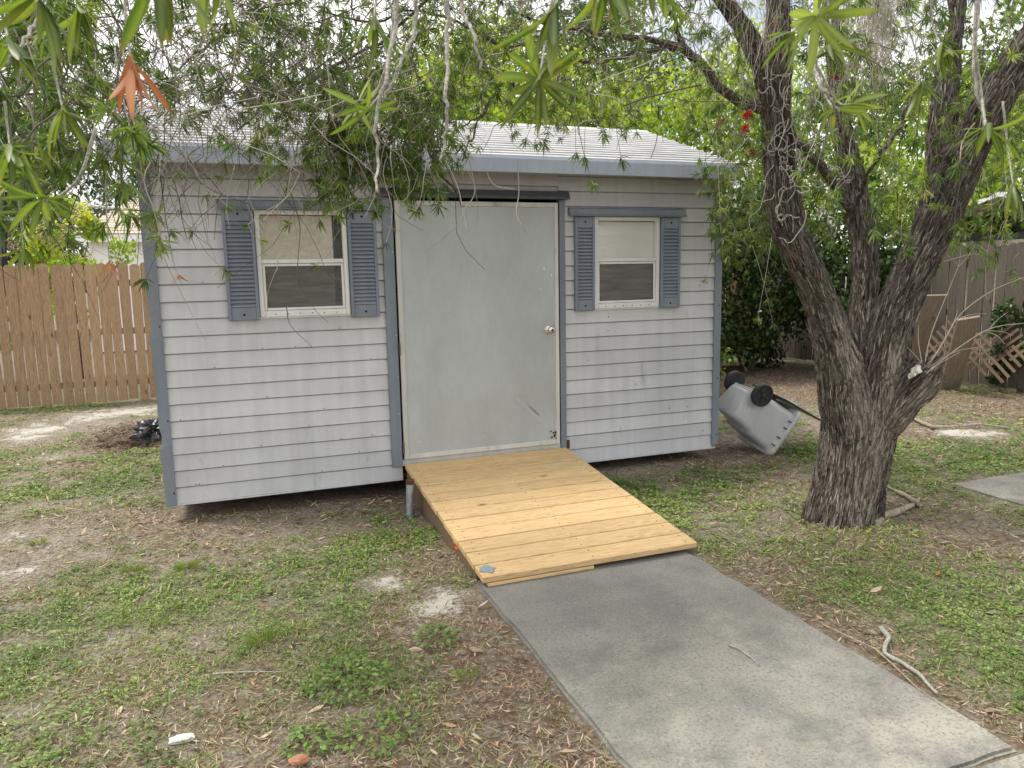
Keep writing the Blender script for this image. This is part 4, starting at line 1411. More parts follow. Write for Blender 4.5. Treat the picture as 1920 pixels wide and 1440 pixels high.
# litter on the mulch mound
n_ = 2600
a = rng.uniform(0, 2 * np.pi, n_)
rr = rng.random(n_) ** .5
gm = gnd(275, 825)
P = np.stack([gm[0] + .02 + np.cos(a) * rr * .66, gm[1] + .15 + np.sin(a) * rr * .55, -.02 + .16 * np.sqrt(np.clip(1 - rr ** 2, 0, 1)) + rng.uniform(-.01, .02, n_)], -1)
Dr = np.stack([np.cos(a * 7), np.sin(a * 7), rng.normal(0, .25, n_)], -1)
ls = rng.uniform(.02, .06, n_)
leaf_faces(P, Dr, norm(np.array([0, 0, 1.0]) + rng.normal(0, .4, Dr.shape)), ls, ls * .16, .1, rng.uniform(0, .7, n_), nb)
nb.build('leaf_litter', M['litter'], label='brown fallen leaves and chips over the bare soil', cat='leaf litter', kind='stuff')

# a few larger clumps one can point at
def weed_clump(u, v, r, n, label, kind='weed', h=.07):
    g = gnd(u, v)
    nb = NB()
    nn = n
    a = rng.uniform(0, 2 * np.pi, nn)
    rr = r * np.sqrt(rng.random(nn))
    Pb = np.stack([g[0] + np.cos(a) * rr, g[1] + np.sin(a) * rr, -.01 + h * rng.uniform(.1, 1, nn) * (1 - .6 * rr / r)], -1)
    if kind == 'weed':
        el = rng.uniform(-.2, .7, nn)
        Dr = np.stack([np.cos(a) * np.cos(el), np.sin(a) * np.cos(el), np.sin(el)], -1)
        sz = rng.uniform(.018, .034, nn)
        leaf_faces(Pb, Dr, norm(np.array([0, 0, 1.0]) + rng.normal(0, .3, Dr.shape)), sz, sz * .55, .2, rng.random(nn) * .7, nb)
        mat = M['weed']
    else:
        Pb[:, 2] = -.01
        Pb[:, :2] = g[:2] + (Pb[:, :2] - g[:2]) * .35
        el = rng.uniform(.6, 1.5, nn)
        Dr = np.stack([np.cos(a) * np.cos(el), np.sin(a) * np.cos(el), np.sin(el)], -1)
        leaf_faces(Pb, Dr, np.stack([np.cos(a + 1.6), np.sin(a + 1.6), 0 * a + .6], -1), h * rng.uniform(.7, 1.5, nn), .005, .5, rng.uniform(.3, .9, nn), nb)
        mat = M['grass']
    tag(nb.build('weed_clump' if kind == 'weed' else 'grass_tuft', mat), label, 'weed' if kind == 'weed' else 'grass tuft')


weed_clump(820, 1195, .09, 110, 'dark leafy weed clump alone in the brown litter left of the path')
weed_clump(655, 1275, .17, 300, 'wide dark weed clump in the middle of the left lawn')
weed_clump(580, 1392, .08, 90, 'bluish dark weed clump near the camera in the left lawn')
weed_clump(705, 1372, .14, 140, 'spreading weed clump near the camera, closer to the path')
weed_clump(875, 1265, .10, 70, 'thin tuft of grass left of the path edge', 'grass', .06)
weed_clump(350, 1062, .14, 160, 'bright grass tuft in the left lawn before the shed', 'grass', .07)
weed_clump(250, 1068, .12, 130, 'second bright grass tuft, further left in the lawn', 'grass', .06)
weed_clump(70, 1018, .10, 90, 'grass tuft beside the bare sand at the far left', 'grass', .06)
weed_clump(1072, 852, .07, 90, 'small fern like weed at the right top corner of the ramp', 'weed', .14)
weed_clump(490, 1200, .12, 120, 'long bladed grass tuft left of the middle weed clump', 'grass', .09)
weed_clump(1535, 850, .18, 260, 'bright broad leaved weeds between the tipped bin and the trunk', 'weed', .08)

# ------------------------------------------------------------------ the tree
def smooth_path(pts, n=40):
    pts = np.asarray(pts, float)
    k = len(pts)
    ext = np.concatenate([[2 * pts[0] - pts[1]], pts, [2 * pts[-1] - pts[-2]]])
    t = np.linspace(0, k - 1, n)
    i = np.minimum(t.astype(int), k - 2)
    f = (t - i)[:, None]
    p0, p1, p2, p3 = ext[i], ext[i + 1], ext[i + 2], ext[i + 3]
    return .5 * ((2 * p1) + (-p0 + p2) * f + (2 * p0 - 5 * p1 + 4 * p2 - p3) * f ** 2 + (-p0 + 3 * p1 - 3 * p2 + p3) * f ** 3)


KD = 1.095
WK = 0.90


def limb(spec, n=60):
    """spec rows: u, v, depth, width in photo pixels"""
    pts = np.array([[*at(u, v, D * KD), w / 2 * D * KD / FPX * WK] for u, v, D, w in spec])
    return smooth_path(pts, n)


tree = empty('bottlebrush_tree', gnd(1578, 990), 'big weeping tree with furrowed dark bark and several limbs right of the ramp', 'tree')
LB = [
    limb([(1570, 1045, 4.52, 150), (1577, 990, 4.53, 142), (1588, 935, 4.54, 134), (1597, 880, 4.55, 140), (1608, 820, 4.56, 144), (1618, 765, 4.56, 150), (1622, 715, 4.56, 120)]),
    limb([(1602, 890, 4.54, 46), (1592, 800, 4.49, 100), (1580, 720, 4.44, 96), (1565, 645, 4.40, 76), (1532, 550, 4.34, 62), (1502, 480, 4.30, 60), (1472, 410, 4.27, 66), (1462, 320, 4.24, 60), (1455, 220, 4.20, 58), (1452, 130, 4.16, 66), (1458, 60, 4.12, 46), (1462, -60, 4.05, 42), (1470, -220, 3.95, 34)], 90),
    limb([(1455, 190, 4.20, 50), (1425, 110, 4.16, 44), (1385, 40, 4.10, 36), (1340, -30, 4.0, 32), (1280, -150, 3.9, 26)], 40),
    limb([(1618, 760, 4.62, 60), (1616, 660, 4.74, 52), (1620, 560, 4.80, 50), (1622, 480, 4.82, 47), (1612, 400, 4.84, 46), (1600, 330, 4.84, 42), (1582, 260, 4.86, 34), (1570, 170, 4.88, 30), (1560, 60, 4.9, 26), (1550, -90, 4.95, 22)], 70),
    limb([(1612, 890, 4.54, 46), (1636, 775, 4.48, 100), (1650, 690, 4.43, 92), (1668, 620, 4.40, 84), (1698, 540, 4.36, 78), (1735, 460, 4.32, 74), (1765, 395, 4.28, 80), (1788, 330, 4.24, 92), (1818, 275, 4.20, 74), (1855, 205, 4.14, 74), (1900, 130, 4.08, 66), (1950, 60, 4.02, 62), (2030, -60, 3.9, 52)], 90),
    limb([(1775, 370, 4.30, 58), (1768, 280, 4.32, 52), (1770, 200, 4.34, 48), (1778, 120, 4.36, 38), (1790, 50, 4.38, 30), (1795, -60, 4.4, 27)], 50),
    limb([(1622, 870, 4.54, 40), (1660, 795, 4.45, 70), (1695, 745, 4.38, 74), (1722, 716, 4.33, 78), (1741, 697, 4.30, 76)], 40),
    limb([(1512, 1040, 4.46, 50), (1528, 985, 4.47, 52), (1548, 930, 4.48, 56), (1560, 870, 4.5, 56), (1568, 790, 4.52, 40)], 34),
    limb([(1640, 1050, 4.50, 44), (1632, 990, 4.50, 46), (1634, 920, 4.52, 50), (1640, 830, 4.52, 40)], 26),
    limb([(1552, 1060, 4.36, 40), (1560, 1000, 4.38, 44), (1572, 930, 4.43, 46), (1582, 840, 4.47, 36)], 26),
    limb([(1604, 1065, 4.36, 38), (1602, 1005, 4.37, 42), (1606, 930, 4.42, 44), (1614, 830, 4.46, 36)], 26),
]
bm_ = MB()
for lb_ in LB:
    P_ = lb_[:, :3].copy()
    R_ = lb_[:, 3].copy()
    n_ = 22
    Vt, Ft = tube(P_, R_, n_)
    Ft = [tuple(q) for q in Ft] + [tuple(range(n_ - 1, -1, -1)), tuple(range((len(P_) - 1) * n_, len(P_) * n_))]
    bm_.add(Vt, Ft)
me = bm_.mesh('trunk')
tmp = bpy.data.objects.new('tmp_trunk', me)
COL.objects.link(tmp)
md = tmp.modifiers.new('r', 'REMESH')
md.mode = 'VOXEL'
md.voxel_size = 0.0085
sm = tmp.modifiers.new('s', 'SMOOTH')
sm.factor = 0.6
sm.iterations = 10
dg = bpy.context.evaluated_depsgraph_get()
ev = tmp.evaluated_get(dg)
tme = bpy.data.meshes.new_from_object(ev)
bpy.data.objects.remove(tmp)
tme.name = 'trunk'
nv = len(tme.vertices)
co = np.empty(nv * 3, np.float32)
tme.vertices.foreach_get('co', co)
co = co.reshape(-1, 3).astype(float)
no = np.empty(nv * 3, np.float32)
tme.vertices.foreach_get('normal', no)
no = no.reshape(-1, 3).astype(float)
best = np.full(nv, 1e9)
Q = np.zeros((nv, 3))
for li_, lb_ in enumerate(LB):
    P_ = lb_[:, :3]
    seg = np.concatenate([[0], np.cumsum(np.linalg.norm(np.diff(P_, axis=0), axis=1))])
    T_ = norm(np.gradient(P_, axis=0))
    d2 = ((co[:, None, :] - P_[None]) ** 2).sum(-1)
    idx = d2.argmin(1)
    dd = np.sqrt(d2[np.arange(nv), idx]) - lb_[idx, 3]
    m2 = dd < best
    rel = co - P_[idx]
    along = (rel * T_[idx]).sum(-1)
    rad = rel - T_[idx] * along[:, None]
    rad = norm(rad) * lb_[idx, 3][:, None]
    # 2-D coordinates round the limb, kept as a vector so the pattern has no seam
    q = np.stack([rad[:, 0] + P_[0, 0], rad[:, 1] + rad[:, 2] * .6 + P_[0, 1], P_[0, 2] + seg[idx] + along], -1)
    Q[m2] = q[m2]
    best[m2] = dd[m2]
wob = (fbm(co * 6, 3) - .5)[:, None] * np.array([[.05, .05, 0]])
Qs = Q + wob
r1 = 1 - np.abs(2 * fbm(Qs * np.array([34, 34, 3.4]), 3) - 1)
r2 = fbm(Qs * np.array([70, 70, 7]), 3)
r3 = fbm(co * 5.5, 3)
cuthole = np.array(at(1741, 697, 4.30 * KD))
disp = (r1 - .74) * .042 + (r2 - .5) * .020 + (r3 - .5) * .035
dcut = np.linalg.norm(co - cuthole, axis=1)
disp *= np.clip((dcut - .05) / .08, 0.15, 1)
co2 = co + no * disp[:, None]
tme.vertices.foreach_set('co', co2.astype(np.float32).ravel())
TG = np.zeros((nv, 3))
for li_, lb_ in enumerate(LB):
    P_ = lb_[:, :3]
    T_ = norm(np.gradient(P_, axis=0))
    d2 = ((co[:, None, :] - P_[None]) ** 2).sum(-1)
    idx = d2.argmin(1)
    w_ = np.exp(-np.clip((np.sqrt(d2[np.arange(nv), idx]) - lb_[idx, 3]) / .02, -2, 20))
    TG += T_[idx] * w_[:, None]
TG = norm(TG)
at_ = tme.attributes.new('bark', 'FLOAT_VECTOR', 'POINT')
at_.data.foreach_set('vector', Qs.astype(np.float32).ravel())
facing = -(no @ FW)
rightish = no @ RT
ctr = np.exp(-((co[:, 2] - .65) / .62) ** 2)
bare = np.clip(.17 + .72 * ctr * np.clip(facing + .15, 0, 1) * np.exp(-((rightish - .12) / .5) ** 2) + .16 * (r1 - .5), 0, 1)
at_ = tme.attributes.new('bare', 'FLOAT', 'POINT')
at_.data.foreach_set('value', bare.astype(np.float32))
tme.update()
tme.shade_smooth()
tme.materials.clear()
trunk = link('trunk', tme, M['bark'], tree)

# loose strips of bark lying along the limbs
fl = NB()
nf = 20000
ks = rng.integers(0, nv, nf)
fn = no[ks]
ft = TG[ks] + rng.normal(0, .10, (nf, 3))
ft = norm(ft - fn * (ft * fn).sum(-1)[:, None])
fl_len = rng.uniform(.02, .11, nf)
bz = bare[ks]
fv = np.clip(np.where(rng.random(nf) < .12 + .9 * bz, rng.uniform(.45, .95, nf), rng.uniform(0, .55, nf)), 0, 1)
okf = np.linalg.norm(co[ks] - cuthole, axis=1) > .09
leaf_faces((co2[ks] + fn * rng.uniform(-.003, .003, nf)[:, None])[okf], norm(ft + fn * rng.uniform(-.02, .09, nf)[:, None])[okf], fn[okf], fl_len[okf], (rng.uniform(.002, .0065, nf))[okf], 0.0, fv[okf], fl, (.25, .75, .9))
m = MT('bark_strips', 0.92, 0.1)
m.col(m.ramp(m.attr('var'), [(0.0, (0.018, 0.015, 0.012)), (0.35, (0.06, 0.047, 0.037)), (0.55, (0.145, 0.115, 0.092)), (0.8, (0.26, 0.23, 0.20)), (1.0, (0.42, 0.39, 0.345))]))
fl.build('bark_strips', m.m, tree, kind='stuff')

# pale heartwood on the sawn stub
cn = norm(at(1741, 697, 4.30) - at(1722, 716, 4.33))
for (u, v, w, h_) in ((1724, 692, .042, .060), (1742, 705, .030, .040), (1716, 700, .022, .040)):
    c = at(u, v, 4.625)
    up_ = norm(np.array([.35, 0, .9]))
    nn_ = norm(-FW * .8 + RT * .25 + UP * .35)
    sx_ = norm(np.cross(up_, nn_))
    up_ = np.cross(nn_, sx_)
    pts = []
    for k in range(12):
        a = k * math.pi / 6
        r = random.uniform(.75, 1.1)
        pts.append(c + sx_ * w * .5 * r * math.cos(a) + up_ * h_ * .5 * r * math.sin(a))
    ring2 = [p - nn_ * .05 for p in pts]
    mb = MB().add(list(pts) + ring2, [tuple(range(12))] + [(i, i + 12, (i + 1) % 12 + 12, (i + 1) % 12) for i in range(12)])
    mb.build('cut_face', M['cut'], tree)

# branches
def branch(spec, name='branch', mat='bark2', n=50, sides=10):
    lb_ = limb(spec, n)
    P_ = lb_[:, :3] + (np.stack([vnoise(np.stack([np.arange(n) * .35, np.full(n, k * 5.), np.full(n, spec[0][0])], -1)) for k in range(3)], -1) - .5) * .03
    mb = MB().tube(P_, lb_[:, 3] * (1 + .2 * (vnoise(np.stack([np.arange(n) * .9, np.full(n, 1.), np.full(n, spec[0][1])], -1)) - .5)), sides)
    return mb.build(name, M[mat], tree, smooth=True)


m = MT('branch_bark', 0.92, 0.12)
m.col(m.ramp(m.noise(70, 6, m.pos(), 0.7), [(0.32, (0.022, 0.018, 0.014)), (0.5, (0.075, 0.062, 0.05)), (0.68, (0.27, 0.25, 0.22))]))
m.bump(m.noise(90, 5, m.pos()), 0.8, 0.01)
M['bark2'] = m.m
branch([(1440, 205, 4.2, 26), (1395, 190, 4.2, 24), (1350, 160, 4.1, 20), (1310, 120, 4.0, 18), (1285, 92, 3.95, 17), (1230, 76, 3.9, 14), (1170, 70, 3.85, 12), (1110, 58, 3.8, 9), (1040, 50, 3.7, 7), (960, 20, 3.5, 5)])
branch([(1285, 92, 3.95, 13), (1240, 88, 3.95, 11), (1180, 100, 3.95, 9), (1120, 118, 3.9, 8), (1080, 112, 3.9, 6), (1040, 125, 3.9, 4)])
branch([(1285, 92, 3.95, 12), (1270, 60, 3.9, 9), (1250, 10, 3.8, 8), (1200, -60, 3.7, 6)])
branch([(1060, 52, 3.7, 8), (960, 90, 3.6, 6), (880, 60, 3.5, 5), (800, 20, 3.4, 5), (700, 40, 3.3, 5), (600, 20, 3.2, 4)], sides=8)
branch([(1340, -30, 4.0, 22), (1150, -80, 3.6, 18), (900, -110, 3.2, 15), (650, -120, 2.9, 13), (400, -110, 2.7, 10), (150, -90, 2.6, 8), (-60, -60, 2.5, 6)])
branch([(900, -110, 3.2, 12), (820, -20, 3.2, 8), (700, 90, 3.3, 6), (560, 160, 3.4, 5), (440, 250, 3.4, 4)], sides=8)
branch([(650, -120, 2.9, 10), (560, -20, 3.0, 8), (430, 60, 3.1, 6), (330, 130, 3.1, 4)], sides=8)
branch([(1470, 240, 4.25, 16), (1510, 285, 4.45, 17), (1548, 325, 4.65, 18), (1580, 365, 4.78, 20), (1604, 410, 4.84, 20)], sides=10)
branch([(600, 220, 3.3, 3), (700, 270, 3.3, 5), (780, 310, 3.25, 5), (850, 350, 3.2, 5), (873, 393, 3.2, 4)], sides=8)
branch([(862, 240, 3.3, 3), (900, 220, 3.35, 4), (920, 190, 3.4, 4), (880, 270, 3.3, 4), (868, 305, 3.3, 3)], sides=6)
branch([(1720, 165, 3.6, 5), (1690, 230, 3.65, 6), (1660, 280, 3.7, 8), (1622, 335, 4.1, 9), (1612, 380, 4.7, 10)], sides=8)

# ------------------------------------------------------------------ hanging twigs and leaf whorls
TW, LF, YF = NB(), NB(), NB()


def whorl(c, d, n, Ln, nb, spread=(.45, 1.45), var=None, droop=.16, wr=.125):
    """n leaves round direction d from point c"""
    d = norm(np.asarray(d, float))
    ref = np.array([0, 0, 1.0]) if abs(d[2]) < .9 else np.array([1.0, 0, 0])
    a_ = norm(np.cross(d, ref))
    b_ = np.cross(d, a_)
    ph = np.arange(n) * 2.4 + rng.uniform(0, 6)
    sp = rng.uniform(spread[0], spread[1], n)
    Dr = d[None] * np.cos(sp)[:, None] + (a_[None] * np.cos(ph)[:, None] + b_[None] * np.sin(ph)[:, None]) * np.sin(sp)[:, None]
    P_ = c[None] - d[None] * (rng.random(n) * Ln * .45)[:, None]
    Nn_ = norm(np.cross(Dr, np.cross(d[None] + rng.normal(0, .25, Dr.shape), Dr)))
    L_ = Ln * rng.uniform(.6, 1.12, n)
    leaf_faces(P_, Dr, Nn_, L_, L_ * wr * rng.uniform(.75, 1.2, n), droop, var if var is not None else np.clip(rng.normal(.45, .17, n) + rng.normal(0, .16), 0, .96), nb, (.34, .70, .82))


def strand(A_, drop, lean, rad, nwh, Ln, leaf=True, var=None, curl=.1, tip=True, first=.35):
    k = 9
    t = np.linspace(0, 1, k)
    A_ = np.asarray(A_, float)
    sd_ = rng.uniform(0, 100)
    wv = (np.stack([vnoise(np.stack([t * 2.6, np.full(k, sd_), np.full(k, q * 7.)], -1)) for q in range(3)], -1) - .5) * curl * 2
    wv -= wv[0]
    P_ = A_[None] + np.array(lean)[None] * (t[:, None] ** .6) * drop + np.array([0, 0, -1.0])[None] * (t[:, None] ** 1.35) * drop + wv * np.array([1, 1, .35]) * (.35 + drop)
    V_, F_ = tube(P_, np.interp(t, [0, 1], [rad, rad * .45]), 4)
    TW.add(V_, F_, rng.uniform(0, 1) if var is None else var)
    if leaf:
        for q in range(nwh):
            tt_ = 1.0 if (q == 0 and tip) else rng.uniform(first, 1)
            c = np.array([np.interp(tt_, t, P_[:, w]) for w in range(3)])
            i_ = min(k - 2, int(tt_ * (k - 1)))
            d = norm(P_[i_ + 1] - P_[i_])
            if tt_ < 1:
                # short side shoot
                sdv = norm(rng.normal(0, 1, 3) + d * .6)
                c2 = c + sdv * rng.uniform(.02, .07)
                V_, F_ = tube(np.array([c, (c + c2) / 2 + [0, 0, -.003], c2]), rad * .5, 3)
                TW.add(V_, F_, .4)
                c, d = c2, norm(sdv + d * .7)
            whorl(c, d, rng.integers(13, 23), Ln * rng.uniform(.8, 1.15), LF)
    return P_


def field(n, u0, u1, v0, v1, D0, D1, drop, nwh, Ln=.058, rad=.0026, lean=.25, bare=.0, curl=.12, power=1.0):
    for _ in range(n):
        u = rng.uniform(u0, u1)
        v = v0 + (v1 - v0) * rng.random() ** power
        D = rng.uniform(D0, D1)
        A_ = at(u, v, D)
        a = rng.uniform(0, 2 * np.pi)
        le = rng.uniform(0, lean)
        strand(A_, rng.uniform(*drop), (math.cos(a) * le, math.sin(a) * le, 0), rad * rng.uniform(.6, 1.3), rng.integers(nwh[0], nwh[1] + 1), Ln, leaf=rng.random() > bare, curl=curl)


# dense dark corner at the upper left
field(130, -80, 170, -160, 210, 1.7, 3.4, (.12, .40), (2, 5), .062)
field(36, -60, 110, 150, 270, 2.0, 3.6, (.1, .30), (1, 4), .058)
# fine tangle over the left roof
field(260, 80, 560, -140, 120, 2.5, 4.4, (.12, .42), (1, 3), .050, curl=.2)
field(200, 120, 700, -60, 190, 2.3, 4.2, (.25, .60), (0, 1), .048, rad=.0020, bare=.6, curl=.32, lean=.5)
field(190, 420, 880, -140, 130, 2.8, 4.4, (.15, .45), (1, 4), .050, curl=.2)
field(60, 330, 700, 40, 210, 2.9, 4.0, (.12, .32), (1, 3), .048)
# thick dark clump before the fascia
field(110, 600, 850, 120, 270, 3.0, 3.5, (.12, .30), (3, 6), .050)
field(22, 600, 720, 200, 330, 3.0, 3.4, (.08, .2), (2, 4), .046)
# lace of branches, top middle
field(200, 780, 1320, -140, 110, 3.3, 4.6, (.12, .38), (1, 3), .052, curl=.2)
field(34, 950, 1230, 130, 235, 3.3, 4.2, (.05, .16), (1, 3), .044)
field(90, 820, 1330, -40, 160, 3.2, 4.4, (.2, .4), (0, 0), .04, bare=1, curl=.4, lean=.8)
# bare hanging switches before the wall
field(110, 240, 900, 150, 300, 2.8, 3.6, (.18, .50), (0, 1), .04, rad=.0019, bare=.8, curl=.22, lean=.35)
field(60, 40, 330, 120, 320, 2.2, 3.2, (.2, .5), (0, 1), .05, rad=.0019, bare=.7, curl=.2, lean=.3)
# right-hand crown round the limbs
field(230, 1300, 1960, -160, 200, 4.2, 5.8, (.15, .45), (2, 5), .058)
field(200, 1400, 1960, 60, 420, 5.3, 6.8, (.15, .45), (2, 5), .062)
field(110, 1340, 1560, 130, 420, 5.2, 6.2, (.12, .35), (2, 5), .06)
field(70, 1340, 1480, 200, 460, 5.2, 6.2, (.12, .35), (1, 4), .055)
field(26, 1640, 1940, 300, 480, 3.8, 5.2, (.08, .25), (1, 3), .06)
field(40, 1500, 1900, -80, 260, 3.0, 4.0, (.10, .35), (1, 3), .058)
# overhead, beyond the top edge: keeps the yard in the crown's shade
field(150, -300, 2300, -900, -180, 2.2, 4.6, (.2, .4), (2, 4), .075)

# single tips that can be pointed at along the eave and wall
TIPS = [(280, 430, 3.0), (300, 470, 3.0), (540, 350, 3.3), (600, 420, 3.1), (612, 385, 3.1), (575, 380, 3.1), (500, 318, 3.2), (440, 262, 3.2), (470, 285, 3.2), (580, 300, 3.2), (1112, 345, 3.5), (1080, 292, 3.6), (1165, 300, 3.6), (1096, 300, 3.6),
        (1132, 255, 3.6), (985, 265, 3.5), (1020, 275, 3.6), (130, 478, 2.7), (690, 375, 3.1), (663, 372, 3.1), (655, 388, 3.1), (820, 370, 3.1), (640, 400, 3.1), (335, 330, 3.0), (250, 345, 3.0), (420, 310, 3.2),
        (1700, 480, 4.2), (1790, 470, 4.1), (1850, 480, 4.0), (1350, 395, 4.6), (1370, 330, 4.6), (1390, 440, 4.6), (1660, 130, 3.4), (1830, 130, 3.2), (1450, 610, 5.2), (1420, 600, 5.1), (1510, 580, 5.3), (1560, 455, 4.5), (1520, 420, 4.5)]
for (u, v, D) in TIPS:
    A_ = at(u + rng.uniform(-40, 40), v - rng.uniform(110, 190), D)
    B_ = at(u, v, D)
    t = np.linspace(0, 1, 8)[:, None]
    P_ = A_ * (1 - t) + B_ * t + np.sin(t * np.pi) * rng.normal(0, .02, 3)
    V_, F_ = tube(P_, np.linspace(.0022, .0012, 8), 4)
    TW.add(V_, F_, rng.uniform(.2, .9))
    whorl(B_, P_[-1] - P_[-2], rng.integers(13, 19), .058, LF)
    if rng.random() < .5: whorl(P_[5], norm(P_[-1] - P_[-2]) + rng.normal(0, .5, 3), 10, .05, LF)

# thin switches and tendrils crossing wall, window and door
THIN = [[(835, 300), (858, 350), (868, 395), (875, 430)], [(880, 300), (890, 360), (872, 392), (855, 425), (820, 455), (795, 475)], [(970, 300), (973, 360), (968, 400), (980, 425), (987, 437)],
        [(300, 300), (302, 350), (305, 400), (300, 460), (320, 510), (345, 560), (380, 630), (388, 636)], [(520, 380), (522, 440), (520, 500), (516, 510), (502, 550), (500, 590), (485, 598)], [(545, 360), (562, 420), (560, 470), (558, 520), (570, 550), (590, 580), (615, 605)],
        [(410, 370), (404, 420), (402, 450)], [(440, 310), (425, 380), (430, 430)], [(455, 340), (470, 380), (490, 420), (520, 440)], [(537, 575), (545, 610), (585, 650)], [(230, 290), (215, 350), (180, 420), (175, 440)], [(180, 200), (160, 300), (110, 380), (70, 420)],
        [(90, 430), (150, 520), (190, 610)], [(60, 330), (90, 420), (120, 470)], [(1770, 490), (1840, 480), (1850, 560), (1865, 530)], [(905, 300), (925, 345), (965, 355)], [(370, 300), (390, 360), (420, 400)], [(700, 380), (720, 420), (770, 440)]]
for pts in THIN:
    D = 3.0 if pts[0][0] < 1200 else 4.0
    P_ = smooth_path(np.array([at(u, v, D + .05 * math.sin(k * 1.7)) for k, (u, v) in enumerate(pts)]), 22)
    V_, F_ = tube(P_, np.linspace(.0021, .0010, 22), 4)
    TW.add(V_, F_, rng.uniform(.3, 1))

LF.build('foliage', M['crown_leaf'], tree, kind='stuff')

# ------------------------------------------------------------------ dead twigs sprouting from the stub
stub0 = at(1738, 690, 4.28)
for pts in ([(1732, 690), (1745, 630), (1772, 560), (1797, 500)], [(1797, 500), (1800, 480), (1802, 462)], [(1797, 500), (1815, 480), (1830, 455)], [(1797, 500), (1785, 485), (1775, 478)], [(1738, 690), (1770, 640), (1800, 590), (1860, 545), (1925, 518)], [(1742, 695), (1800, 650), (1860, 615), (1930, 605)],
            [(1790, 600), (1820, 590), (1850, 588)], [(1730, 688), (1722, 640), (1722, 610)], [(1728, 680), (1710, 660), (1700, 650)], [(1740, 690), (1790, 660), (1840, 650)], [(1735, 688), (1760, 655), (1790, 600), (1795, 580)], [(1852, 620), (1870, 600), (1890, 585)], [(1852, 620), (1880, 622), (1900, 630)], [(1850, 622), (1870, 630), (1884, 645)], [(1752, 695), (1765, 680), (1800, 660)]):
    P_ = smooth_path(np.array([at(u, v, 4.66 - .03 * k) for k, (u, v) in enumerate(pts)]), 14)
    V_, F_ = tube(P_, np.linspace(.0042, .0016, 14) if len(pts) > 3 else np.linspace(.0026, .0013, 14), 5)
    TW.add(V_, F_, rng.uniform(.75, 1))
TW.build('twigs', M['twig'], tree, kind='stuff')

# curly lichen covered twigs before the left limb
mbL = NB()
for k in range(54):
    u, v = rng.normal(1490, 42), rng.uniform(90, 420)
    P_ = [at(u, v, rng.uniform(4.35, 4.5))]
    a = rng.uniform(0, 6.3)
    da = rng.normal(0, .5)
    for q in range(rng.integers(9, 20)):
        da = da * .85 + rng.normal(0, .35)
        a += da
        P_.append(P_[-1] + .017 * (RT * math.cos(a) * .9 + UP * (math.sin(a) - .55) + FW * rng.normal(0, .35)))
    P_ = smooth_path(np.array(P_), len(P_) * 3)
    V_, F_ = tube(P_, np.linspace(.0042, .0022, len(P_)) * rng.uniform(.6, 1.15), 5)
    mbL.add(V_, F_)
mbL.build('curly_twigs', M['lichen'], tree, smooth=True, kind='stuff')

# fine grey moss hanging from the highest limbs
mo_ = NB()
for k in range(900):
    u, v = rng.uniform(1290, 1760), rng.uniform(-120, 90)
    if rng.random() < .55: u = rng.normal(1640, 28)
    D = rng.uniform(3.9, 4.6)
    P0 = at(u, v, D)
    n_ = 6
    dr_ = rng.uniform(.12, .42)
    P_ = P0 + np.linspace(0, 1, n_)[:, None] * np.array([rng.normal(0, .05), rng.normal(0, .05), -dr_]) + rng.normal(0, .008, (n_, 3))
    V_, F_ = tube(P_, .0009, 3)
    mo_.add(V_, F_, rng.uniform(.7, 1))
mo_.build('hanging_moss', M['twig'], tree, kind='stuff')

# red and faded bottlebrush flowers
def flower(u, v, D, ln, r, mat, n=260):
    c = at(u, v, D * 1.07)
    ax_ = norm(-UP * .7 + RT * rng.normal(0, .5) + FW * .2)
    nb = NB()
    t = rng.random(n)
    base = c + ax_ * ((t - .5) * ln)[:, None]
    dr_ = rng.normal(0, 1, (n, 3))
    dr_ = norm(dr_ - (dr_ @ ax_)[:, None] * ax_ + ax_ * .25)
    leaf_faces(base, dr_, rng.normal(0, 1, (n, 3)), r * rng.uniform(.7, 1.1, n), .0030, .1, None, nb)
    nb.build('flower', M[mat], tree)


flower(1402, 215, 4.05, .055, .030, 'stamen')
flower(1398, 240, 4.05, .040, .027, 'stamen')
flower(1567, 142, 4.2, .030, .032, 'stamen')
flower(1350, 230, 4.2, .08, .028, 'brown_stamen', 160)
flower(1410, 285, 4.2, .05, .026, 'brown_stamen', 160)
flower(1455, 45, 4.0, .03, .02, 'brown_stamen', 120)

# ------------------------------------------------------------------ near sprays: every leaf its own piece
def near_leaf_mesh(name, L_, W_, curve, mat):
    n = 9
    t = np.linspace(0, 1, n)
    w = W_ / 2 * np.sin(np.pi * np.clip(t * .93 + .05, 0, 1)) ** .8
    w[-1] = .0003
    zc_ = -curve * L_ * t ** 2
    V_ = []
    sd_ = random.uniform(-1, 1)
    for k in range(n):
        tw_ = sd_ * t[k] * 1.1
        side_ = sd_ * .05 * L_ * t[k] ** 2
        for sgn in (1, 0, -1):
            V_.append((t[k] * L_, side_ + sgn * w[k] * math.cos(tw_), zc_[k] + abs(sgn) * w[k] * .25 + sgn * w[k] * math.sin(tw_)))
    F_ = []
    for k in range(n - 1):
        a = k * 3
        F_ += [(a, a + 1, a + 4, a + 3), (a + 1, a + 2, a + 5, a + 4)]
    me = bpy.data.meshes.new(name)
    me.from_pydata(V_, [], F_)
    me.shade_smooth()
    me.materials.append(M[mat])
    return me


NL = {}
for mt in ('near_leaf', 'young_leaf', 'dead_leaf'):
    NL[mt] = [near_leaf_mesh('leaf', .072, .0112, cv, mt) for cv in (.05, .15, .25, .38, .55)] + [near_leaf_mesh('leaf', .056, .0098, .15, mt)]


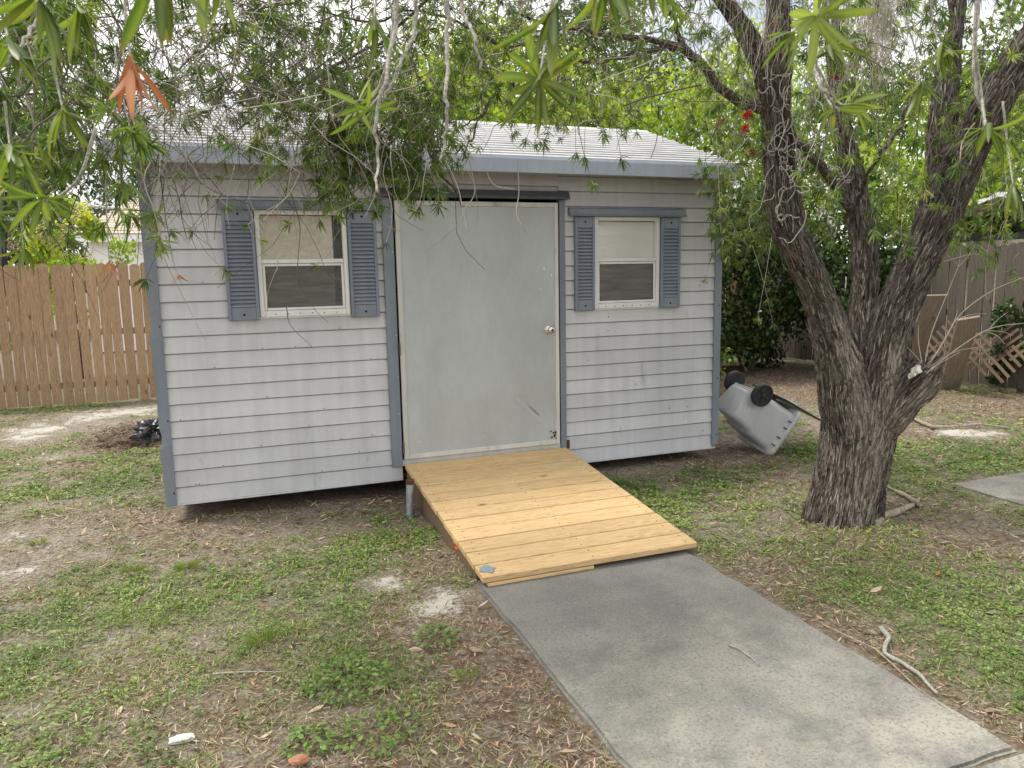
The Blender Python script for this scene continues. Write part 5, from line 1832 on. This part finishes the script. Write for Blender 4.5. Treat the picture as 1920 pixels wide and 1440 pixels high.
def spray(u, v, D, du, dv, n, sc, mat='near_leaf', spread=(.6, 1.4), twig=None, depth=.0):
    """twig part with separate leaf sub-parts; (du, dv) is the way the tip points in the picture"""
    c = at(u, v, D)
    d = norm(RT * du - UP * dv + FW * depth)
    if twig is None: twig = [(u - du * 110, v - dv * 110), (u - du * 50, v - dv * 50)]
    pts = [at(a, b, D + .02 * k) for k, (a, b) in enumerate(twig)] + [c]
    P_ = smooth_path(np.array(pts), 16) if len(pts) > 2 else np.array(pts)
    mb = MB().tube(P_, np.linspace(.0024, .0013, len(P_)) if len(twig) < 3 else np.linspace(.0034, .0018, len(P_)), 7)
    tw = mb.build('twig', M['lichen'], tree, smooth=True)
    ref = FW
    a_ = norm(np.cross(d, ref))
    b_ = np.cross(d, a_)
    w0 = Vector((0, 0, 0))
    q = tw
    while q is not None:
        w0 += q.location
        q = q.parent
    for k in range(n):
        ph = k * 2.4 + rng.uniform(0, .5)
        sp = rng.uniform(*spread)
        D_ = norm(d * math.cos(sp) + (a_ * math.cos(ph) + b_ * math.sin(ph) * .8) * math.sin(sp))
        Zn = norm(d * math.sin(sp) - (a_ * math.cos(ph) + b_ * math.sin(ph)) * math.cos(sp) + rng.normal(0, .2, 3))
        Zn = norm(Zn - D_ * (Zn @ D_))
        if Zn @ UP < 0 and rng.random() < .7: Zn = -Zn
        Yn = np.cross(Zn, D_)
        o = bpy.data.objects.new('leaf', random.choice(NL[mat]))
        COL.objects.link(o)
        o.parent = tw
        s = sc * rng.uniform(.75, 1.12)
        p = c - d * rng.uniform(0, .018) * sc
        Mx = Matrix(((D_[0], Yn[0], Zn[0], p[0]), (D_[1], Yn[1], Zn[1], p[1]), (D_[2], Yn[2], Zn[2], p[2]), (0, 0, 0, 1))) @ Matrix.Diagonal((s, s, s, 1))
        o.matrix_local = Matrix.Translation(-w0) @ Mx
    return tw


spray(1012, 150, .95, .05, .35, 13, 1.0, 'near_leaf', (1.0, 1.55), [(1060, -120), (1030, 30)], -.8)
spray(1040, 20, .72, -.2, .9, 12, 1.0, 'near_leaf', (.2, .8), [(1080, -160), (1055, -60)])
spray(668, 190, 1.35, -.3, -.2, 7, .85, 'young_leaf', (1.0, 1.5), [(742, 0), (728, 110), (700, 180)], -.9)
spray(690, 205, 1.3, .2, .5, 7, 1.0, 'near_leaf', (.7, 1.4), [(740, 60), (720, 160)], -.6)
spray(1535, 30, 1.1, .1, .4, 14, 1.1, 'young_leaf', (.9, 1.5), [(1500, -140), (1520, -40)], -.9)
spray(1560, 95, 1.4, .1, .7, 12, 1.0, 'near_leaf', (.5, 1.3), [(1540, -60), (1555, 20)], -.3)
spray(1480, 70, 1.5, -.4, .6, 10, 1.0, 'near_leaf', (.4, 1.2))
spray(1565, 210, 1.3, .1, .6, 8, .95, 'near_leaf', (.7, 1.5), [(1525, 60), (1530, 120), (1545, 170)], -.2)
spray(1600, 195, 1.35, .6, -.1, 7, .95, 'young_leaf', (.5, 1.3), [(1530, 120), (1570, 190)], 0)
spray(1850, 250, 1.1, -.1, .5, 10, 1.0, 'near_leaf', (.8, 1.5), [(1835, -40), (1828, 80), (1840, 180)], 0)
spray(1770, 95, 1.7, .2, .9, 12, 1.05, 'near_leaf', (.3, 1.1), [(1745, -20), (1750, 50)])
spray(1900, 350, 1.5, .1, .9, 9, 1.1, 'near_leaf', (.3, .9), [(1880, 190), (1890, 280)])
spray(1725, 160, 1.9, -.3, .8, 11, 1.05, 'near_leaf', (.4, 1.2), [(1700, 40), (1720, 110)])
spray(247, 125, 1.0, .0, 1.0, 9, 1.1, 'dead_leaf', (.15, .8), [(232, -60), (236, 40)])
spray(80, 378, 1.35, .2, .5, 10, 1.05, 'near_leaf', (.8, 1.5), [(180, 240), (150, 330), (110, 368)], -.3)
spray(20, 90, .95, .2, .8, 10, 1.0, 'near_leaf', (.3, 1.2))
spray(75, 10, .85, .0, .9, 10, 1.0, 'near_leaf', (.3, 1.2))
spray(120, 215, 1.2, .2, .9, 9, 1.0, 'near_leaf', (.4, 1.2))
spray(20, 290, 1.2, .1, .9, 9, 1.0, 'near_leaf', (.4, 1.2))
spray(150, 20, 1.0, .3, .8, 10, 1.0, 'near_leaf', (.3, 1.1))
spray(300, -45, .62, .1, 1, 8, 1.0, 'near_leaf', (.2, .8))
spray(400, -50, .7, .2, 1, 7, 1.0, 'young_leaf', (.2, .8))
spray(1140, -50, .80, .0, 1, 8, 1.0, 'near_leaf', (.2, .9))
spray(1225, -55, .85, .1, 1, 8, 1.0, 'near_leaf', (.2, .9))
spray(700, 45, 1.3, -.1, .9, 11, 1.0, 'near_leaf', (.4, 1.1))
spray(245, 245, 1.9, .1, .9, 12, 1.0, 'near_leaf', (.5, 1.3), [(215, 90), (230, 180)])
spray(290, 405, 2.4, .0, .9, 15, 1.05, 'near_leaf', (.7, 1.5), [(290, 180), (300, 300)])
spray(205, 495, 2.0, .0, .9, 6, .8, 'dead_leaf', (.4, 1.2), [(195, 250), (200, 400)])
spray(335, 520, 2.6, .1, .6, 6, .7, 'dead_leaf', (.6, 1.4), [(310, 440), (325, 490)])
spray(45, 470, 1.9, .1, .9, 9, 1.0, 'near_leaf', (.5, 1.3))
# long pale switches close to the lens
for k, pts in enumerate(([(745, -40), (738, 60), (722, 150), (706, 220), (707, 300), (706, 360)], [(838, -40), (840, 80), (836, 180), (838, 240), (825, 300)], [(852, -40), (868, 20), (890, 70), (902, 130)], [(78, -40), (66, 40), (30, 100), (-20, 150)],
                         [(785, -40), (775, 60), (745, 130), (718, 190)], [(1525, 60), (1522, 110), (1540, 160), (1572, 210)], [(1840, -60), (1832, 40), (1826, 120), (1848, 242)])):
    D = (1.25, 1.4, 1.2, 1.0, 1.3, 1.3, 1.15)[k]
    P_ = smooth_path(np.array([at(u, v, D + .02 * math.sin(q * 2.1)) for q, (u, v) in enumerate(pts)]), 40)
    P_ = P_ + (np.stack([vnoise(np.stack([np.arange(40) * .5, np.full(40, q * 3. + k), np.zeros(40)], -1)) for q in range(3)], -1) - .5) * .006
    MB().tube(P_, np.linspace(.0046, .0022, 40) * D / 1.4, 8).build('switch', M['lichen'], tree, smooth=True)

# ------------------------------------------------------------------ shrubs and trees behind
def plant(name, c, rad, h0, h1, n, mat, size, label, cat, group=None, stems=4, nclump=70, trunk_r=.04, aspect=.5, seed=0, flat=.8, hollow=.35):
    """crown of many small leaves in clumps, with stems that reach the ground"""
    c = np.array(c, float)
    root = empty(name, (c[0], c[1], 0), label, cat, group)
    hc, hr = (h0 + h1) / 2, (h1 - h0) / 2
    dirs = norm(rng.normal(0, 1, (nclump, 3)))
    rr = rng.uniform(hollow, 1, nclump) ** .6
    bump_ = .75 + .5 * vnoise(dirs * 2.2 + seed * 5.1)
    cc = dirs * rr[:, None] * bump_[:, None] * np.array([rad, rad, hr * flat + hr * (1 - flat)]) + np.array([c[0], c[1], hc])
    cc[:, 2] = np.maximum(cc[:, 2], .12)
    cr_ = rng.uniform(.16, .34, nclump) * min(rad, hr) * 1.1
    ks = rng.integers(0, nclump, n)
    P_ = cc[ks] + norm(rng.normal(0, 1, (n, 3))) * (rng.random(n) ** .45 * cr_[ks])[:, None]
    P_[:, 2] = np.maximum(P_[:, 2], .03)
    Dr = norm(rng.normal(0, 1, (n, 3)) + np.array([0, 0, -.35]))
    Nn_ = norm(rng.normal(0, .6, (n, 3)) + np.array([0, 0, 1.0]))
    L_ = size * rng.uniform(.6, 1.3, n)
    vc = rng.normal(0, .16, nclump)[ks]
    nb = NB()
    leaf_faces(P_, Dr, Nn_, L_, L_ * aspect, .2, np.clip(rng.normal(.5, .2, n) + vc, 0, 1), nb, (.4, .75, .8))
    nb.build('crown', M[mat], root)
    mb = MB()
    for k in range(stems):
        a = rng.uniform(0, 6.3)
        tgt = cc[rng.integers(0, nclump)]
        b0 = np.array([c[0] + math.cos(a) * rad * .08 * (stems > 1), c[1] + math.sin(a) * rad * .08 * (stems > 1), -.05])
        midp = (b0 * .45 + tgt * .55) * np.array([1, 1, 1]) + rng.normal(0, rad * .06, 3)
        P2_ = smooth_path(np.array([b0, b0 * .7 + np.array([c[0], c[1], tgt[2]]) * .3, midp, tgt]), 12)
        mb.tube(P2_, np.linspace(trunk_r, trunk_r * .2, 12), 6)
    for k in range(10):
        tgt = cc[rng.integers(0, nclump)]
        b0 = np.array([c[0], c[1], h0 + (h1 - h0) * .25])
        P2_ = smooth_path(np.array([b0, (b0 + tgt) / 2 + rng.normal(0, rad * .08, 3), tgt]), 8)
        mb.tube(P2_, np.linspace(trunk_r * .45, trunk_r * .1, 8), 5)
    mb.build('trunk', M['bark2'], root, smooth=True)
    return root


g = 'dark shrubs between the shed and the right fence'
plant('shrub', (5.6, 4.7, 0), 1.15, .1, 2.55, 18000, 'bush_leaf', .085, 'dark shrub directly behind the right shed corner', 'shrub', g, 5, seed=1)
plant('shrub', (6.95, 4.8, 0), 1.25, .1, 2.9, 22000, 'bush_leaf', .085, 'dark shrub seen just left of the leaning trunk', 'shrub', g, 6, seed=2)
plant('shrub', (8.4, 4.6, 0), 1.2, .1, 3.0, 18000, 'bush_leaf', .085, 'dark shrub behind the fork of the big tree', 'shrub', g, 5, seed=3)
plant('shrub', (6.2, 3.0, 0), .42, .1, 1.0, 1500, 'mid_leaf', .075, 'low lighter shrub in front of the dark ones', 'shrub', g, 4, seed=4, nclump=24, trunk_r=.012)
plant('shrub', (9.15, 3.3, 0), .75, .1, 2.9, 8000, 'bush_leaf', .08, 'shrub hugging the grey fence right behind the tree', 'shrub', g, 4, seed=5)
plant('vine', (9.75, 1.35, 0), .30, .05, 1.25, 1500, 'bush_leaf', .05, 'green vine climbing the grey fence by the lattice', 'vine', None, 3, 26, .008, .8, 6)
g = 'bright trees beyond the back fence'
plant('leafy_tree', (5.4, 8.6, 0), 1.7, 2.0, 5.4, 11000, 'bright_leaf', .11, 'sunlit yellow green tree directly above the shed roof end', 'tree', g, 2, 90, .07, .5, 7)
plant('leafy_tree', (8.0, 9.4, 0), 2.1, 1.6, 6.2, 12000, 'bright_leaf', .12, 'tall yellow green tree seen left of the big tree limbs', 'tree', g, 2, 90, .08, .5, 8)
plant('leafy_tree', (11.4, 9.6, 0), 2.0, 1.4, 6.5, 10000, 'bright_leaf', .12, 'yellow green tree seen between the two right limbs', 'tree', g, 2, 90, .08, .5, 9)
plant('leafy_tree', (2.6, 11.5, 0), 1.9, 2.2, 5.6, 8000, 'mid_leaf', .12, 'mid green tree above the middle of the shed roof', 'tree', g, 2, 80, .08, .5, 10)
plant('leafy_tree', (4.0, 14.5, 0), 2.6, 2.4, 7.6, 9000, 'dull_leaf', .15, 'dull green tree standing behind the sunlit ones', 'tree', g, 2, 80, .1, .5, 11)
plant('leafy_tree', (12.8, 4.2, 0), 1.7, 1.8, 4.6, 7000, 'bright_leaf', .11, 'light green tree above the grey fence at the right', 'tree', None, 2, 80, .07, .5, 12)
plant('leafy_tree', (14.5, 7.4, 0), 2.3, 1.8, 6.2, 8000, 'mid_leaf', .13, 'mid green tree behind the tin roof at the right', 'tree', None, 2, 80, .08, .5, 13)
plant('leafy_tree', (8.5, 14.5, 0), 3.0, 2.4, 8.5, 9000, 'dull_leaf', .16, 'tall dull tree far behind the yellow green ones', 'tree', g, 2, 80, .12, .5, 14)
plant('leafy_tree', (6.6, 12.2, 0), 2.6, 2.0, 8.2, 12000, 'bright_leaf', .13, 'tallest yellow green tree rising behind the branch over the roof', 'tree', g, 2, 100, .1, .5, 24)
plant('leafy_tree', (10.6, 13.2, 0), 2.8, 1.8, 9.0, 12000, 'mid_leaf', .14, 'mid green tree filling the gap between the left and middle limbs', 'tree', g, 2, 100, .1, .5, 25)
plant('leafy_tree', (14.8, 11.2, 0), 2.9, 1.8, 8.8, 11000, 'bright_leaf', .14, 'large light green tree behind the right limb', 'tree', None, 2, 100, .1, .5, 26)
plant('leafy_tree', (17.5, 6.0, 0), 2.8, 1.8, 8.0, 9000, 'mid_leaf', .14, 'green tree at the far right beyond the tin roof', 'tree', None, 2, 90, .1, .5, 27)
g = 'dull green trees behind the white house'
plant('leafy_tree', (-4.9, 21, 0), 2.6, 1.5, 5.9, 9000, 'dull_leaf', .16, 'dull green tree above the left end of the fence', 'tree', g, 2, 80, .12, .5, 15)
plant('leafy_tree', (-1.2, 23, 0), 2.7, 1.5, 5.6, 9000, 'dull_leaf', .16, 'dull green tree behind the beige shingle roof', 'tree', g, 2, 80, .12, .5, 16)
plant('leafy_tree', (-9.5, 20, 0), 3.0, 1.2, 6.8, 8000, 'mid_leaf', .16, 'greener tree at the far left beyond the black frame', 'tree', g, 2, 80, .12, .5, 17)
cm = plant('crepe_myrtle', (-2.0, 9.0, 0), .70, 1.0, 3.05, 6000, 'myrtle_leaf', .085, 'yellow green crepe myrtle with pinkish seed heads above the tan fence', 'shrub', None, 4, 34, .03, .6, 18)
nb = NB()
n = 900
cs = np.array([-2.0, 8.7, 2.2]) + rng.normal(0, 1, (16, 3)) * np.array([.45, .35, .45])
ks = rng.integers(0, 16, n)
P_ = cs[ks] + rng.normal(0, .07, (n, 3))
leaf_faces(P_, rng.normal(0, 1, (n, 3)), rng.normal(0, 1, (n, 3)), .04, .03, .1, None, nb)
nb.build('seed_heads', M['myrtle_flower'], cm)
plant('shrub', (-3.6, 9.0, 0), .8, .3, 1.75, 2200, 'mid_leaf', .08, 'low grey green shrub just over the left end of the fence', 'shrub', None, 4, 30, .02, .4, 19)

# ------------------------------------------------------------------ neighbours' buildings, frame and wires
hA = at(178, 450, 17.5)
house = empty('white_house', (hA[0] + 3, 14.5, 0), 'white neighbouring house with beige shingle roof behind the tan fence', 'house')
hx, hy = hA[0] - .3, 14.0
MB().box(hx + .25, hx + 9, hy, hy + 6, 0, 2.50).build('wall', M['white_wall'], house)
MB().box(hx + .05, hx + 9.2, hy - .32, hy - .29, 2.48, 2.66).build('fascia', M['white_wall'], house)
MB().box(hx + .1, hx + 9.1, hy - .29, hy - .005, 2.50, 2.53).build('soffit', M['white_wall'], house)
NR = 15
mb = MB()
for k in range(NR):
    t0, t1 = k / NR, (k + 1) / NR
    y0, y1 = hy - .33 + 3.3 * t0, hy - .33 + 3.3 * t1
    z0, z1 = 2.66 + 1.10 * t0, 2.66 + 1.10 * t1
    x0 = hx + .05 + .95 * t0
    xx = x0
    while xx < hx + 9.2:
        w = .33 + .04 * math.sin(xx * 7 + k)
        mb.prism([(y0, z0 + .0), (y0, z0 + .022 + .008 * math.sin(xx * 31 + k * 3)), (y1, z1 + .004), (y1, z1)], 'x', xx, min(xx + w - .012, hx + 9.2))
        xx += w
mb.build('shingles', M['shingle'], house, kind='stuff')
MB().add([(hx + .05, hy - .33, 2.655), (hx + 9.2, hy - .33, 2.655), (hx + 9.2, hy + 2.97, 3.755), (hx + 1.0, hy + 2.97, 3.755), (hx + .05, hy + 6.3, 2.655), (hx + 9.2, hy + 6.3, 2.655)],
         [(0, 1, 2, 3), (0, 3, 4), (3, 2, 5, 4)]).build('roof', M['shingle'], house)
MB().tube([(hx + .22, hy - .31, 2.44), (hx + .22, hy - .1, 2.25), (hx + .22, hy - .1, .1)], .04, 8).build('downpipe', M['white_wall'], house)

pg = empty('black_frame', at(20, 700, 9.0) * [1, 1, 0], 'black metal swing frame standing behind the fence at the far left', 'frame')
def bar(a, b, r, nm):
    MB().tube([a, b], r, 4).build(nm, M['black_metal'], pg)
bar(at(-60, 358, 10.6), at(34, 361, 10.6), .045, 'beam')
bar(at(8, 360, 10.6), at(3, 560, 10.6), .05, 'post')
bar(at(30, 362, 10.6), at(42, 412, 10.6), .055, 'brace')
bar(at(8, 412, 10.6), at(66, 418, 10.5), .05, 'beam')
bar(at(-60, 415, 10.6), at(8, 412, 10.6), .05, 'beam')

shb = empty('neighbour_shed', (13.0, 3.0, 0), 'neighbouring outbuilding with white tin roof beyond the grey fence', 'shed')
MB().box(12.2, 17, 1.2, 5.2, 0, 2.10).build('wall', plain('tan_wall', (0.42, 0.37, 0.30), .85, .1), shb)
MB().prism([(.85, 2.06), (.85, 2.13), (3.2, 2.75), (5.6, 2.13), (5.6, 2.06), (3.2, 2.68)], 'x', 11.9, 17.2).build('roof', M['tin'], shb)
MB().box(11.87, 11.90, .86, 5.58, 2.0, 2.10).build('fascia', M['black_metal'], shb)


def wire(name, A_, B_, sag, r, mat, label):
    t = np.linspace(0, 1, 30)[:, None]
    P_ = np.array(A_) * (1 - t) + np.array(B_) * t + np.array([0, 0, -1]) * sag * 4 * t * (1 - t)
    tag(MB().tube(P_, r, 6).build(name, M[mat]), label, 'cable', 'overhead cables')


wire('overhead_cable', at(-900, 60, 26), at(2600, 320, 30), .5, .018, 'wire', 'upper black power line crossing the sky above the roof')
wire('overhead_cable', at(-900, 200, 24), at(2600, 330, 30), .5, .014, 'wire', 'lower thin black line crossing just behind the roof ridge')
wire('service_cable', at(96, 370, 13), at(218, 391, 13.5), .03, .03, 'pale_wire', 'thick pale service cable running to the white house roof')
